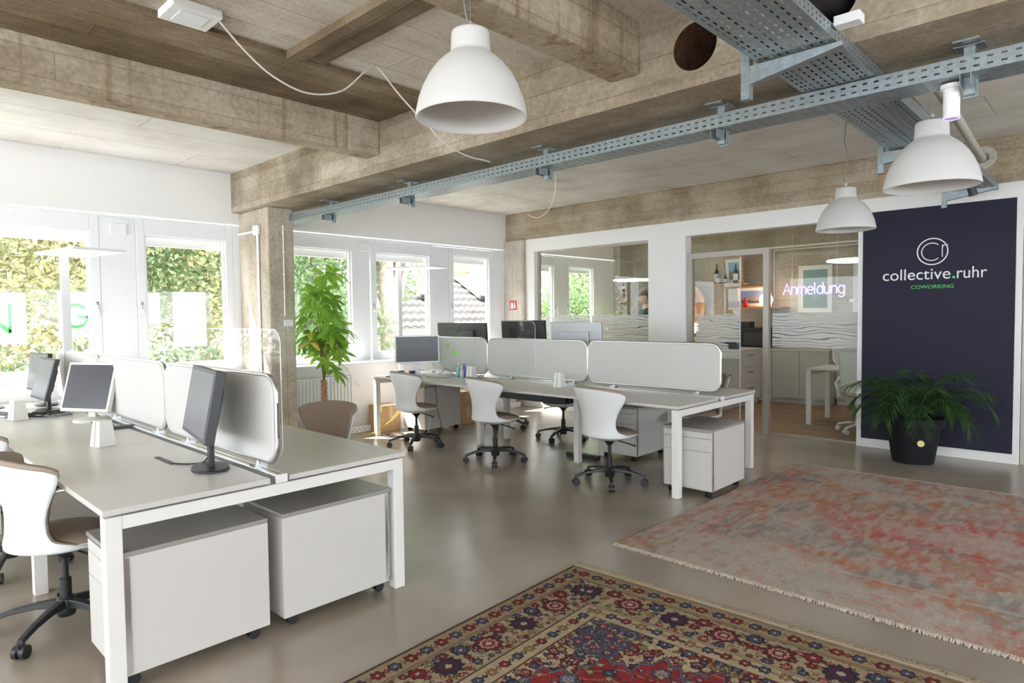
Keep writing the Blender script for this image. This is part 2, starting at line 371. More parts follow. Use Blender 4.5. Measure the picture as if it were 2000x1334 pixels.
# girder with two bored pipe holes
def bored(name, box, m, holes, x0, x1, mbore):
    o = box.build(name, m)
    cut = MB()
    for y, z, r in holes: cut.cyl((x0 - 0.1, y, z), (x1 + 0.1, y, z), r, n=40)
    c = cut.build('cutter', mbore)
    o.data.materials.append(mbore)
    md = o.modifiers.new('b', 'BOOLEAN'); md.operation = 'DIFFERENCE'; md.object = c; md.solver = 'EXACT'; md.material_mode = 'TRANSFER'
    bpy.context.view_layer.update()
    dg = bpy.context.evaluated_depsgraph_get()
    me = bpy.data.meshes.new_from_object(o.evaluated_get(dg))
    o.modifiers.clear(); o.data = me
    bpy.data.objects.remove(c); return o
g = bored('beam_girder', B(3.22, 3.95, -4.5, 7.5, ZB, ZC), m_girder, [(1.70, 2.90, 0.125), (1.03, 2.92, 0.125)], 3.22, 3.95, m_rust)
g['kind'] = 'structure'
struct('beam_window_side', B(-4.5, 3.22, 4.57, 4.77, 2.83, ZC), m_beamX, bevel=0.012)
struct('beam_near', MB().box(-4.5, 3.22, 2.04, 2.24, 2.84, ZC), m_beamX, bevel=0.012)
struct('beam_far', B(7.76, 8.15, -4.5, 7.5, ZB, ZC), m_glassbeam)
struct('column', B(3.30, 3.60, 6.78, 7.5, 0, ZB), m_column, bevel=0.015)
struct('pillar', B(7.70, 8.00, 7.06, 7.5, 0, ZB), m_pillar, bevel=0.01)
# window wall: bulkhead, parapet, sill ledge
for nm, x0, x1 in (('wall_bulkhead', -4.5, 3.30), ('wall_bulkhead_far', 3.60, 7.70), ('wall_bulkhead_office', 8.0, 11.4)):
    struct(nm, B(x0, x1, 7.5, 7.72, 2.57, ZC), m_white)
struct('wall_bulkhead_column', B(3.30, 3.60, 7.5, 7.72, 0, ZC), m_white)
struct('wall_pillar_return', B(7.70, 8.0, 7.5, 7.72, 0, ZC), m_white)
for nm, x0, x1 in (('wall_parapet', -4.5, 3.30), ('wall_parapet_far', 3.60, 7.70), ('wall_parapet_office', 8.0, 11.4)):
    struct(nm, B(x0, x1, 7.25, 7.72, 0, 0.86), m_white)
n_ = 0
for x0, x1 in ((-4.5, 3.30), (3.60, 7.70), (8.0, 11.4)):
    n_ += 1
    struct('trim_%d' % n_, MB().box(x0, x1, 7.46, 7.5, 2.555, 2.585).box(x0, x1, 7.47, 7.5, 2.52, 2.54), m_wframe)
    struct('windowsill_%d' % n_, B(x0, x1, 7.22, 7.5, 0.86, 0.885), m_wframe, bevel=0.006)

# windows : one structure each (frame mesh) with pane, blind and handle as parts
def window(n, x0, x1, hinge=None, gz0=0.98, gz1=2.36):
    Y0, Y1 = 7.50, 7.58
    f = 0.085
    mb = MB()
    X0, X1, Z0, Z1 = x0 - f, x1 + f, 0.885, 2.52
    mb.box(X0, x0, Y0, Y1, Z0, Z1).box(x1, X1, Y0, Y1, Z0, Z1).box(x0, x1, Y0, Y1, gz1, Z1).box(x0, x1, Y0, Y1, Z0, gz0)
    i = 0.022
    mb.box(x0, x0 + i, Y0 + .03, Y1, gz0, gz1).box(x1 - i, x1, Y0 + .03, Y1, gz0, gz1).box(x0 + i, x1 - i, Y0 + .03, Y1, gz0, gz0 + i).box(x0 + i, x1 - i, Y0 + .03, Y1, gz1 - i, gz1)
    o = struct('window_%d' % n, mb, m_wframe, bevel=0.006)
    B(x0 + i, x1 - i, 7.555, 7.561, gz0 + i, gz1 - i).build('window_pane', m_glass, o)
    B(x0 + i, x1 - i, 7.59, 7.63, gz1 - 0.10, gz1).build('blind', m_blind, o)
    if hinge:
        hx = x0 - f * .55 if hinge == 'L' else x1 + f * .55
        h = MB().box(hx - .012, hx + .012, Y0 - .008, Y0, 1.55, 1.66).cyl((hx, Y0 - .03, 1.62), (hx, Y0, 1.62), .008, n=10)
        h.tube([(hx, Y0 - .03, 1.63), (hx, Y0 - .045, 1.60), (hx + .006, Y0 - .045, 1.52), (hx + .006, Y0 - .04, 1.49)], .008, n=8)
        h.build('window_handle', m_alu, o, smooth=True)
    return o
def infill(n, x0, x1):
    mb = MB().box(x0, x1, 7.505, 7.58, 0.885, 2.52)
    k = max(1, int((x1 - x0) / 0.1))
    return struct('trim_%d' % n, mb, m_wframe, bevel=0.008)
window(1, 0.30, 1.80, 'R'); window(2, 2.30, 3.14, 'L'); window(8, -1.6, -0.1)
infill(4, 1.885, 2.215); infill(11, -0.015, 0.215)
struct('trim_5', B(3.225, 3.30, 7.50, 7.58, 0.885, 2.52), m_wframe)
window(3, 3.72, 4.80, None); infill(6, 4.885, 5.085)
window(4, 5.19, 6.12, 'L'); infill(7, 6.205, 6.505)
window(5, 6.60, 7.36, 'L', gz1=2.40)
struct('trim_8', B(7.445, 7.70, 7.50, 7.58, 0.885, 2.52), m_wframe)
window(6, 8.42, 8.99, 'R'); infill(9, 9.075, 9.345); window(7, 9.43, 10.18, 'L')
struct('trim_10', B(10.265, 10.86, 7.50, 7.58, 0.885, 2.52), m_wframe)
struct('trim_12', B(8.0, 8.335, 7.50, 7.58, 0.885, 2.52), m_wframe)
struct('trim_13', B(-4.5, -1.685, 7.50, 7.58, 0.885, 2.52), m_wframe)
struct('trim_14', B(3.60, 3.635, 7.50, 7.58, 0.885, 2.52), m_wframe)

# glass partition wall on X = 7.76 .. 7.90
PW = []
wl_ = MB().box(7.76, 7.92, 0.73, 7.06, 2.49, ZB)
wl_.box(7.76, 7.92, 6.88, 7.06, 0, 2.49).box(7.76, 7.92, 4.23, 4.79, 0, 2.49).box(7.76, 7.92, 4.79, 6.88, 0, 0.12).box(7.76, 7.92, 0.73, 2.15, 0, 2.49)
struct('wall_partition', wl_, m_white)
struct('trim_15', MB().box(7.84, 7.88, 6.84, 6.88, 0.12, 2.49).box(7.84, 7.88, 4.79, 6.84, 2.46, 2.49), m_anod)
for i_, (a, b) in enumerate(((4.80, 5.825), (5.835, 6.84))):
    w = B(7.855, 7.865, a, b, 0.12, 2.46); o = struct('window_%d' % (20 + i_), w, m_parti)
    fo = B(7.853, 7.8545, a, b, 0.85, 1.465).build('frosted_film', m_frost, o)
for i_, (a, b, z0, z1) in enumerate(((2.16, 3.12, 0.02, 2.49), (3.12, 4.19, 2.26, 2.49))):
    o = struct('window_%d' % (22 + i_), B(7.855, 7.865, a, b, z0, z1), m_parti)
    if i_ == 0: B(7.853, 7.8545, a, b, 1.06, 1.47).build('frosted_film', m_frost, o)
dr = struct('door_1', MB().box(7.80, 7.87, 4.155, 4.23, 0, 2.26).box(7.80, 7.87, 3.145, 3.215, 0, 2.26).box(7.80, 7.87, 3.215, 4.155, 2.19, 2.26), m_anod)
B(7.845, 7.855, 3.52, 4.155, 0.01, 2.185).build('door_glass', m_parti, dr)
B(7.843, 7.8445, 3.52, 4.12, 0.90, 1.465).build('frosted_film', m_frost, dr)
B(7.843, 7.857, 3.515, 3.522, 0.01, 2.185).build('door_edge', m_wframe, dr)
MB().cyl((7.78, 3.57, 1.10), (7.84, 3.57, 1.10), .012, n=12).cyl((7.785, 3.57, 1.10), (7.785, 3.69, 1.10), .011, n=12).box(7.82, 7.843, 3.53, 3.66, 1.02, 1.09).build('door_handle', m_dkgrey, dr)
struct('trim_16', MB().box(7.81, 7.87, 2.15, 2.165, 0, 2.49).box(7.85, 7.87, 2.16, 3.12, 0, 0.02), m_anod)
# the next doorway at the right of the navy panel
struct('door_2', MB().box(7.80, 7.87, 0.665, 0.725, 0, 2.45).box(7.80, 7.87, -0.5, 0.665, 2.40, 2.45), m_anod)
struct('wall_partition_near', MB().box(7.76, 7.92, -4.5, -0.5, 0, ZB).box(7.76, 7.92, -0.5, 0.73, 2.58, ZB), m_white)
o = struct('window_24', B(7.83, 7.84, -0.5, 0.665, 0.02, 2.40), m_parti)
struct('wall_room_divider', B(7.93, 11.4, 0.70, 0.78, 0, ZB), m_white)
w = B(8.3, 8.9, 0.10, 0.66, 0, 1.05).build('sideboard', m_brownwood, bevel=0.01)
tag(w, 'orange-brown wooden sideboard behind the glass beside the navy panel', 'sideboard')
# office behind: back wall
struct('wall_back', B(11.4, 11.6, -4.5, 7.72, 0, ZC), m_backwall)
struct('wall_pilaster', B(10.86, 11.4, 7.35, 7.5, 0, ZC), m_pilaster)
# walls behind the camera (the room goes on unseen; openings sized to let in fill light)
struct('wall_near_left', MB().box(-4.7, -4.5, -4.5, 7.7, 2.5, ZC).box(-4.7, -4.5, -4.5, 7.7, 0, 1.0), m_white)
struct('wall_rear', MB().box(-4.5, 12.2, -4.7, -4.5, 2.25, ZC).box(-4.5, 12.2, -4.7, -4.5, 0, 1.35), m_white)

# navy sign panel with lettering
sp = thing('sign_panel', 'navy blue wall panel with the white logo and collective.ruhr lettering', 'sign', (7.76, 1.44, 0))
B(-0.012, -0.0005, -0.66, 0.66, 0.095, 2.54).build('panel_board', m_navy, sp)
def text_mesh(name, s, m, parent, y0, y1, z0, x, h=None, ext=0.002):
    cu = bpy.data.curves.new(name, 'FONT'); cu.body = s; cu.size = 1; cu.extrude = ext
    t = bpy.data.objects.new(name + '_tmp', cu); col.objects.link(t); bpy.context.view_layer.update()
    me = bpy.data.meshes.new_from_object(t.evaluated_get(bpy.context.evaluated_depsgraph_get())); bpy.data.objects.remove(t)
    n = len(me.vertices); a = np.empty(n * 3); me.vertices.foreach_get('co', a); a = a.reshape(-1, 3)
    xs = a[:, 0]; sx = (y0 - y1) / (xs.max() - xs.min()); sy = h if h else sx
    b = np.empty_like(a); b[:, 1] = y0 - (xs - xs.min()) * sx; b[:, 2] = z0 + a[:, 1] * sy; b[:, 0] = x - a[:, 2]
    me.vertices.foreach_set('co', b.ravel()); me.materials.clear(); me.materials.append(m); me.update()
    o = bpy.data.objects.new(name, me); col.objects.link(o); o.parent = parent; return o
# (local y = world y - 1.44)
text_mesh('lettering', 'collective', m_letter, sp, 0.462, -0.142, 1.80, -0.015, h=0.165)
text_mesh('lettering', 'ruhr', m_letter, sp, -0.197, -0.440, 1.80, -0.015, h=0.165)
MB().cyl((-0.012, -0.170, 1.812), (-0.017, -0.170, 1.812), .013, n=20).build('lettering_dot', m_green, sp)
text_mesh('lettering_green', 'COWORKING', m_green, sp, 0.20, -0.17, 1.706, -0.015, h=0.052)
ring = MB(); cy, cz = 0.015, 2.08
def arc_band(mb, cy, cz, r, w, a0, a1, x=-0.016, n=60):
    for i in range(n):
        t0 = a0 + (a1 - a0) * i / n; t1 = a0 + (a1 - a0) * (i + 1) / n
        q = []
        for xx in (x, -0.012):
            for t, rr in ((t0, r - w / 2), (t0, r + w / 2), (t1, r + w / 2), (t1, r - w / 2)):
                q.append((xx, cy - rr * math.cos(t), cz + rr * math.sin(t)))
        mb.add(q, [(0, 1, 2, 3), (0, 4, 5, 1), (2, 6, 7, 3)])
arc_band(ring, cy, cz, 0.132, 0.011, 0, 2 * PI)
arc_band(ring, cy + 0.006, cz - 0.002, 0.088, 0.009, math.radians(140) - math.radians(90), math.radians(310))
ring.box(-.016, -.012, cy - 0.089, cy - 0.081, cz - 0.058, cz + 0.066)
arc_band(ring, cy - 0.116, cz + 0.030, 0.031, 0.009, math.radians(60), math.radians(178))
ring.build('logo', m_letter, sp)

# neon sign hanging behind the partition glass
ns = thing('neon_sign', 'glowing violet neon lettering hanging behind the partition glass', 'neon sign', (7.90, 3.01, 1.69))
def stroke_word(word, k, adv):
    """polylines in letter units (x right, y up)"""
    def arc(cx, cy, rx, ry, a0, a1, n=14):
        return [(cx + rx * math.cos(math.radians(a0 + (a1 - a0) * i / n)), cy + ry * math.sin(math.radians(a0 + (a1 - a0) * i / n))) for i in range(n + 1)]
    G = {
        'A': (1.15, [[(0, 0), (0.5, 1.45), (1.0, 0)], [(0.2, 0.5), (0.8, 0.5)]]),
        'n': (0.85, [[(0, 0), (0, 1)], [(0, .6)] + arc(.32, .62, .32, .38, 170, 0) + [(.64, 0)]]),
        'm': (1.25, [[(0, 0), (0, 1)], [(0, .6)] + arc(.26, .65, .26, .35, 170, 0) + [(.52, 0)], [(.52, .6)] + arc(.78, .65, .26, .35, 170, 0) + [(1.04, 0)]]),
        'e': (0.95, [[(0.02, .52), (.72, .52)] + arc(.37, .5, .37, .5, 5, 310)]),
        'l': (0.3, [[(0, 0), (0, 1.5)]]),
        'd': (0.95, [arc(.37, .5, .37, .5, 0, 360, 20), [(.74, 0), (.74, 1.5)]]),
        'u': (0.9, [[(0, 1), (0, .38)] + arc(.34, .38, .34, .38, 180, 360) + [(.68, 1)], [(.68, .4), (.68, 0)]]),
        'g': (0.95, [arc(.37, .5, .37, .5, 0, 360, 20), [(.74, 1), (.74, -.1)] + arc(.38, -.12, .36, .33, 0, -150)]),
    }
    out = []; x = 0
    for ch in word:
        w, ls = G[ch]; out += [[(x + px_, py_) for px_, py_ in l] for l in ls]; x += w * adv
    return out, x
lines, W = stroke_word('Anmeldung', 1, 1.0)
kk = 0.70 / W; kz = 0.088
tub = MB(); back = MB()
for l in lines:
    pts = [(0, -a * kk, b * kz) for a, b in l]
    tub.tube(pts, 0.0055, n=6); back.tube([(p[0] + .010, p[1], p[2]) for p in pts], 0.0095, n=6)
m_neon = mat('neon_tube', (0.9, 0.7, 1.0), 0.4, emis=(0.80, 0.38, 1.0), es=1.0)
m_neonb = mat('neon_glow_casing', (0.35, 0.2, 0.9), 0.4, emis=(0.26, 0.10, 1.0), es=0.45)  # casing emits to stand in for the violet glow around the tubes
tub.build('neon_tube', m_neon, ns); back.build('neon_glow_casing', m_neonb, ns)
for yy in (-.10, -.60): MB().cyl((0.01, yy, 0.1), (0.01, yy, 0.83), .0012, n=6).build('hanging_wire', m_alu, ns)
MB().tube([(0.01, -.66, -.02), (0.01, -.70, -.05), (0.01, -.765, -.085), (0.01, -.79, -.10), (0.01, -.82, -.08), (0.01, -.86, -.05)], .0025, n=6).build('power_lead', m_cableb, ns)
MB().box(0.0, .02, -.795, -.735, -.105, -.068).build('inline_switch', m_letter, ns, bevel=.004)

# fire extinguisher sign on the pillar
fs = thing('fire_sign', 'red fire extinguisher sign on the concrete pillar', 'sign', (7.70, 7.29, 1.64))
B(-0.006, -0.0005, -0.075, 0.075, -0.075, 0.075).build('sign_plate', m_red, fs)
MB().box(-.009, -.006, 0.0, .05, -.055, .03).box(-.009, -.006, .012, .038, .03, .05).box(-.009, -.006, -.05, -.02, -.05, .015).box(-.009, -.006, -.045, -.025, .025, .05).build('pictogram', m_letter, fs)

# ---------------------------------------------------------------- rugs
def cmesh(name, X, Y, Z, cols, m, parent=None):
    """height-field grid with per-vertex albedo"""
    ny, nx = X.shape
    v = np.stack([X, Y, Z], -1).reshape(-1, 3).astype(np.float32)
    idx = np.arange(ny * nx).reshape(ny, nx)
    f = np.stack([idx[:-1, :-1], idx[:-1, 1:], idx[1:, 1:], idx[1:, :-1]], -1).reshape(-1, 4)
    me = bpy.data.meshes.new(name); me.vertices.add(len(v)); me.vertices.foreach_set('co', v.ravel())
    me.loops.add(f.size); me.loops.foreach_set('vertex_index', f.ravel().astype(np.int32))
    me.polygons.add(len(f)); me.polygons.foreach_set('loop_start', np.arange(0, f.size, 4, dtype=np.int32))
    me.polygons.foreach_set('loop_total', np.full(len(f), 4, dtype=np.int32))
    me.update(); me.validate()
    ca = me.color_attributes.new('weave', 'FLOAT_COLOR', 'POINT')
    c4 = np.ones((len(v), 4), np.float32); c4[:, :3] = cols.reshape(-1, 3); ca.data.foreach_set('color', c4.ravel())
    me.materials.append(m); o = bpy.data.objects.new(name, me); col.objects.link(o)
    if parent is not None: o.parent = parent
    return o
def rug_mat(name, fine, amt, rough=0.95):
    m, nt, N, L, p = newmat(name)
    a = N.new('ShaderNodeVertexColor'); a.layer_name = 'weave'
    tc = N.new('ShaderNodeTexCoord'); n = N.new('ShaderNodeTexNoise'); n.inputs['Scale'].default_value = fine; n.inputs['Detail'].default_value = 3
    L.new(tc.outputs['Object'], n.inputs['Vector'])
    mx = N.new('ShaderNodeMixRGB'); mx.blend_type = 'OVERLAY'; mx.inputs[0].default_value = amt
    L.new(a.outputs[0], mx.inputs[1]); L.new(n.outputs['Fac'], mx.inputs[2]); L.new(mx.outputs[0], p.inputs['Base Color'])
    p.inputs['Roughness'].default_value = rough; p.inputs['Specular IOR Level'].default_value = 0.1
    b = N.new('ShaderNodeBump'); b.inputs['Strength'].default_value = 0.5; b.inputs['Distance'].default_value = 0.003; L.new(n.outputs['Fac'], b.inputs['Height']); L.new(b.outputs[0], p.inputs['Normal'])
    return m
rng = np.random.default_rng(5)
def vnoise(X, Y, s, seed):
    r = np.random.default_rng(seed).random((64, 64)); x = X / s + 1000; y = Y / s + 1000
    xi = np.floor(x).astype(int); yi = np.floor(y).astype(int); fx = x - xi; fy = y - yi
    fx = fx * fx * (3 - 2 * fx); fy = fy * fy * (3 - 2 * fy)
    g = lambda a, b: r[a % 64, b % 64]
    return (g(xi, yi) * (1 - fx) + g(xi + 1, yi) * fx) * (1 - fy) + (g(xi, yi + 1) * (1 - fx) + g(xi + 1, yi + 1) * fx) * fy
def fbm(X, Y, s, seed, o=4):
    return sum(vnoise(X, Y, s / 2 ** k, seed + k) * 0.5 ** k for k in range(o)) / sum(0.5 ** k for k in range(o))

def persian(X, Y, hx, hy):
    cream = np.array((.40, .315, .20)); tan = np.array((.27, .20, .12)); red = np.array((.21, .027, .028)); wine = np.array((.11, .022, .028))
    navy = np.array((.028, .03, .06)); blue = np.array((.09, .11, .165)); olive = np.array((.24, .19, .09)); dark = np.array((.045, .03, .025)); pink = np.array((.42, .22, .18))
    c = np.empty(X.shape + (3,)); c[:] = cream
    ax, ay = np.abs(X), np.abs(Y); d = np.minimum(hx - ax, hy - ay)
    def put(mask, color): c[mask] = color
    # field zones
    rr = np.sqrt((ax / (hx * 0.62)) ** 2 + (ay / (hy * 0.60)) ** 2); th = np.arctan2(ay / hy, ax / hx)
    edge = 1.0 + 0.11 * np.abs(((th * 3.2) % 1.0) * 2 - 1) + 0.05 * np.abs(((th * 9.6) % 1.0) * 2 - 1) - 0.09
    inner = d > 0.47
    m_red = (rr < edge) & inner
    # flowers on a jittered lattice
    def flowers(mask, s, r0, pal, seed, petals=6, ox=0.0, oy=0.0, sq=0.3):
        gx = np.floor((ax + ox) / s).astype(int); gy = np.floor((ay + oy) / s).astype(int)
        H = np.random.default_rng(seed).random((97, 97, 4))
        h = H[gx % 97, gy % 97]
        cx = (gx + 0.5 + (h[..., 0] - .5) * sq) * s - ox; cy = (gy + 0.5 + (h[..., 1] - .5) * sq) * s - oy
        dx, dy = ax - cx, ay - cy; r = np.hypot(dx, dy); t = np.arctan2(dy, dx) + h[..., 2] * 6
        R = r0 * (0.86 + 0.14 * np.cos(petals * t)) * (0.75 + 0.5 * h[..., 3])
        k = (h[..., 2] * len(pal)).astype(int) % len(pal)
        P = np.array([p[0] for p in pal]); Q = np.array([p[1] for p in pal])
        mo = mask & (r < R * 1.18); c[mo] = dark
        mo = mask & (r < R); c[mo] = P[k][mo]
        mo = mask & (r < R * 0.62); c[mo] = Q[k][mo]
        mo = mask & (r < R * 0.40); c[mo] = P[k][mo]
        mo = mask & (r < R * 0.2); c[mo] = cream
    def vines(mask, s, w, color, seed):
        f = fbm(X, Y, s, seed, 2) * 5; q = np.abs(f - np.round(f)); mo = mask & (q < w); c[mo] = color
    vines(inner & ~m_red, 0.16, 0.035, olive, 3)
    vines(inner & ~m_red, 0.13, 0.03, wine, 8)
    flowers(inner & ~m_red, 0.115, 0.036, [(wine, pink), (navy, blue), (red, cream), (olive, red)], 11)
    flowers(inner & ~m_red, 0.085, 0.026, [(red, wine), (navy, blue), (wine, cream)], 17, 5, .03, .02)
    flowers(inner & ~m_red, 0.062, 0.016, [(navy, blue), (red, wine), (olive, navy), (wine, red)], 12, 5)
    band = (rr >= edge) & (rr < edge + 0.018) & inner; put(band, blue); put((rr >= edge + 0.018) & (rr < edge + 0.026) & inner, dark)
    put(m_red, red)
    mottl = fbm(X, Y, 0.05, 21, 2)
    c[m_red] = c[m_red] * (0.8 + 0.5 * mottl[m_red])[:, None]
    vines(m_red, 0.30, 0.018, cream * 0.8, 31); vines(m_red, 0.2, 0.015, blue, 33)
    flowers(m_red, 0.135, 0.036, [(navy, blue), (blue, cream), (wine, pink), (olive, cream)], 14)
    flowers(m_red, 0.075, 0.014, [(blue, navy), (olive, cream), (navy, pink)], 15, 5)
    # blue corner cartouches
    q = np.hypot((ax - (hx - 0.62)) / 0.20, (ay - (hy - 0.62)) / 0.13); star = q < 1 + 0.14 * np.cos(8 * np.arctan2(ay - (hy - .62), ax - (hx - .62)))
    mk = star & inner & ~m_red; put(mk, blue * 0.55 + wine * .2); vines(mk, 0.09, 0.05, cream * .8, 41); flowers(mk, 0.07, 0.02, [(red, pink), (navy, cream)], 42)
    # borders
    b1 = (d < 0.47) & (d > 0.36); b2 = (d <= 0.36) & (d > 0.13); b3 = (d <= 0.13) & (d > 0.02)
    put(b1, cream * 0.92); put(b2, cream * 0.80); put(b3, tan)
    vines(b2, 0.12, 0.04, olive, 51); vines(b2, 0.10, 0.03, wine, 52)
    # big rosettes centred in the main border, following the nearer edge
    along = np.where(hx - ax < hy - ay, ay, ax); across = d
    def rosette(mask, s, r0, dc, pal, petals, off=0.0, seed=0):
        k = np.floor((along + off) / s).astype(int); cc = (k + .5) * s - off
        dx, dy = along - cc, across - dc; r = np.hypot(dx, dy); t = np.arctan2(dy, dx)
        R = r0 * (0.90 + 0.10 * np.cos(petals * t)); P = np.array([p[0] for p in pal]); Q = np.array([p[1] for p in pal]); kk_ = k % len(pal)
        for sc, cl in ((1.15, None), (1.0, P), (0.72, Q), (0.52, P), (0.28, None)):
            mo = mask & (r < R * sc)
            if cl is None: c[mo] = dark if sc > 1 else cream * .9
            else: c[mo] = cl[kk_][mo]
    flowers(b2, 0.058, 0.013, [(wine, red), (olive, navy), (red, cream), (navy, blue)], 63, 5, .02, .03)
    flowers(b2, 0.072, 0.021, [(navy, blue), (wine, red), (red, pink), (olive, navy)], 61)
    rosette(b2, 0.245, 0.064, 0.245, [(wine, pink), (navy, wine)], 10)
    rosette(b2, 0.245, 0.040, 0.19, [(navy, blue), (wine, red)], 7, .122)
    rosette(b1, 0.082, 0.026, 0.415, [(wine, red), (navy, blue), (olive, red)], 6)
    rosette(b1, 0.082, 0.012, 0.415, [(olive, red), (navy, blue)], 4, 0.041)
    rosette(b3, 0.088, 0.030, 0.075, [(navy, blue), (wine, red)], 6)
    rosette(b3, 0.088, 0.014, 0.075, [(red, wine), (olive, navy)], 4, 0.044)
    for dd, w in ((0.02, .004), (0.13, .003), (0.145, .002), (0.36, .003), (0.375, .002), (0.47, .004)):
        put(np.abs(d - dd) < w, dark * 1.6)
    put(np.abs(d - 0.1375) < .0035, tan); put(d < 0.015, dark * 1.5)
    c *= (0.78 + 0.40 * fbm(X, Y, 0.02, 77, 2))[..., None]
    return np.clip(c, 0.01, 1)

def fringe(parent, x, y0, y1, sgn, m, n, L, seed, name='fringe'):
    R = random.Random(seed); mb = MB()
    for i in range(n):
        y = y0 + (y1 - y0) * (i + R.random()) / n; l = L * (0.6 + 0.6 * R.random()); dy = (R.random() - .5) * L * 0.9; w = 0.0028
        z = 0.004 + R.random() * 0.006
        mb.add([(x, y - w, z + .004), (x, y + w, z + .004), (x + sgn * l * .55, y + dy * .4 + w, z + .003), (x + sgn * l * .55, y + dy * .4 - w, z + .003), (x + sgn * l, y + dy + w * .6, 0.002), (x + sgn * l, y + dy - w * .6, 0.002)], [(0, 1, 2, 3), (3, 2, 4, 5)])
    return mb.build(name, m, parent, solid=0.002)

hx, hy = 1.60, 1.14
pr = thing('persian_rug', 'dark red and cream patterned oriental rug with flower borders', 'rug', (1.40, 1.125, 0.0), math.radians(2.4))
xs = np.linspace(-hx, hx, 640); ys = np.linspace(-hy, hy, 460); X, Y = np.meshgrid(xs, ys)
dE = np.minimum(hx - np.abs(X), hy - np.abs(Y))
Z = 0.011 * np.clip(dE / 0.006, 0, 1) + 0.0015
cmesh('rug_pile', X, Y, Z, persian(X, Y, hx, hy), rug_mat('oriental_rug_pile', 420, 0.45), pr)
m_fr1 = mat('rug_fringe_tan', (0.38, 0.30, 0.21), 0.95); m_fr2 = mat('rug_fringe_cream', (0.55, 0.47, 0.40), 0.95)
fringe(pr, hx + .012, -hy, hy, 1, m_fr1, 1900, 0.055, 1)
B(hx - .002, hx + .016, -hy, hy, .001, .007).build('end_band', m_fr1, pr); fringe(pr, -hx, -hy, hy, -1, m_fr1, 700, 0.045, 2)

def pinkrug(X, Y, hx, hy):
    grey = np.array((.36, .31, .265)); rose = np.array((.42, .115, .095)); orange = np.array((.42, .175, .065)); blush = np.array((.42, .225, .175)); bl = np.array((.21, .225, .23)); ochre = np.array((.36, .24, .10)); pale = np.array((.46, .415, .37))
    ax, ay = np.abs(X), np.abs(Y); d = np.minimum(hx - ax, hy - ay)
    c = np.empty(X.shape + (3,)); c[:] = grey
    def blend(a, w): c[:] = c * (1 - w[..., None]) + a * w[..., None]
    sm = lambda v, a, b: np.clip((v - a) / (b - a), 0, 1)
    n1 = fbm(X, Y, 0.45, 1, 5); n2 = fbm(X, Y, 0.22, 20, 5); n3 = fbm(X * 0.35, Y, 0.035, 40, 3); n4 = fbm(X, Y, 0.5, 60, 4); n5 = fbm(X, Y, 0.06, 90, 4)
    n1 = n1 + (n5 - .5) * .45; n2 = n2 + (n5 - .5) * .5; n4 = n4 + (fbm(X, Y, .04, 400, 3) - .5) * .4
    blend(blush, sm(n1, .42, .62) * .8)
    blend(orange, sm(n2, .50, .66) * .75)
    q = np.hypot(X / (hx * .55), Y / (hy * .55)); blend(rose, (1 - sm(q, .6, 1.05)) * (.45 + .5 * sm(n2, .35, .6)))
    blend(ochre, sm(n4, .56, .70) * .7); blend(bl, sm(fbm(X, Y, .3, 130, 4), .58, .70) * .7)
    lat = (np.abs(np.abs(ax - 99) - .02) < .018) & (ay < hy - .3) | (np.abs(ay - 99) < .03) & (ax < hx - .3)
    c[lat] = c[lat] * .6 + bl * .4
    for dd, w, cl, a in ((.10, .02, rose, .35), (.17, .012, bl, .5), (.33, .018, bl, .5), (.38, .014, rose, .4), (.47, .01, pale, .6)):
        mk = np.abs(d - dd) < w; c[mk] = c[mk] * (1 - a) + cl * a
    b = (d < .32) & (d > .18); along = np.where(hx - ax < hy - ay, ay, ax)
    t = np.cos(along * 2 * PI / .19); mk = b & (t + (n5 - .5) * 3 > .55); c[mk] = c[mk] * .5 + rose * .5
    mk = b & (t + (n5 - .5) * 3 < -.75); c[mk] = c[mk] * .6 + orange * .4
    blend(pale, sm(fbm(X, Y, .7, 200, 5), .52, .66) * .65)
    w = sm(n3, .42, .60) * .55; blend(pale * .95, w)
    w = sm(n5, .55, .75) * .5; blend(rose, w * .6)
    return np.clip(c * (0.86 + .26 * fbm(X, Y, .012, 300, 2))[..., None], 0, 1)
hx, hy = 1.50, 1.45
pk = thing('faded_rug', 'large faded pink and orange vintage rug with short pale fringes', 'rug', (4.915, 0.90, 0.0), math.radians(-0.3))
xs = np.linspace(-hx, hx, 520); ys = np.linspace(-hy, hy, 500); X, Y = np.meshgrid(xs, ys)
dE = np.minimum(hx - np.abs(X), hy - np.abs(Y)); Z = 0.009 * np.clip(dE / 0.006, 0, 1) + 0.0015
cmesh('rug_pile', X, Y, Z, pinkrug(X, Y, hx, hy), rug_mat('faded_rug_pile', 260, 0.75), pk)
fringe(pk, hx, -hy, hy, 1, m_fr2, 600, 0.03, 3); fringe(pk, -hx, -hy, hy, -1, m_fr2, 700, 0.03, 4)

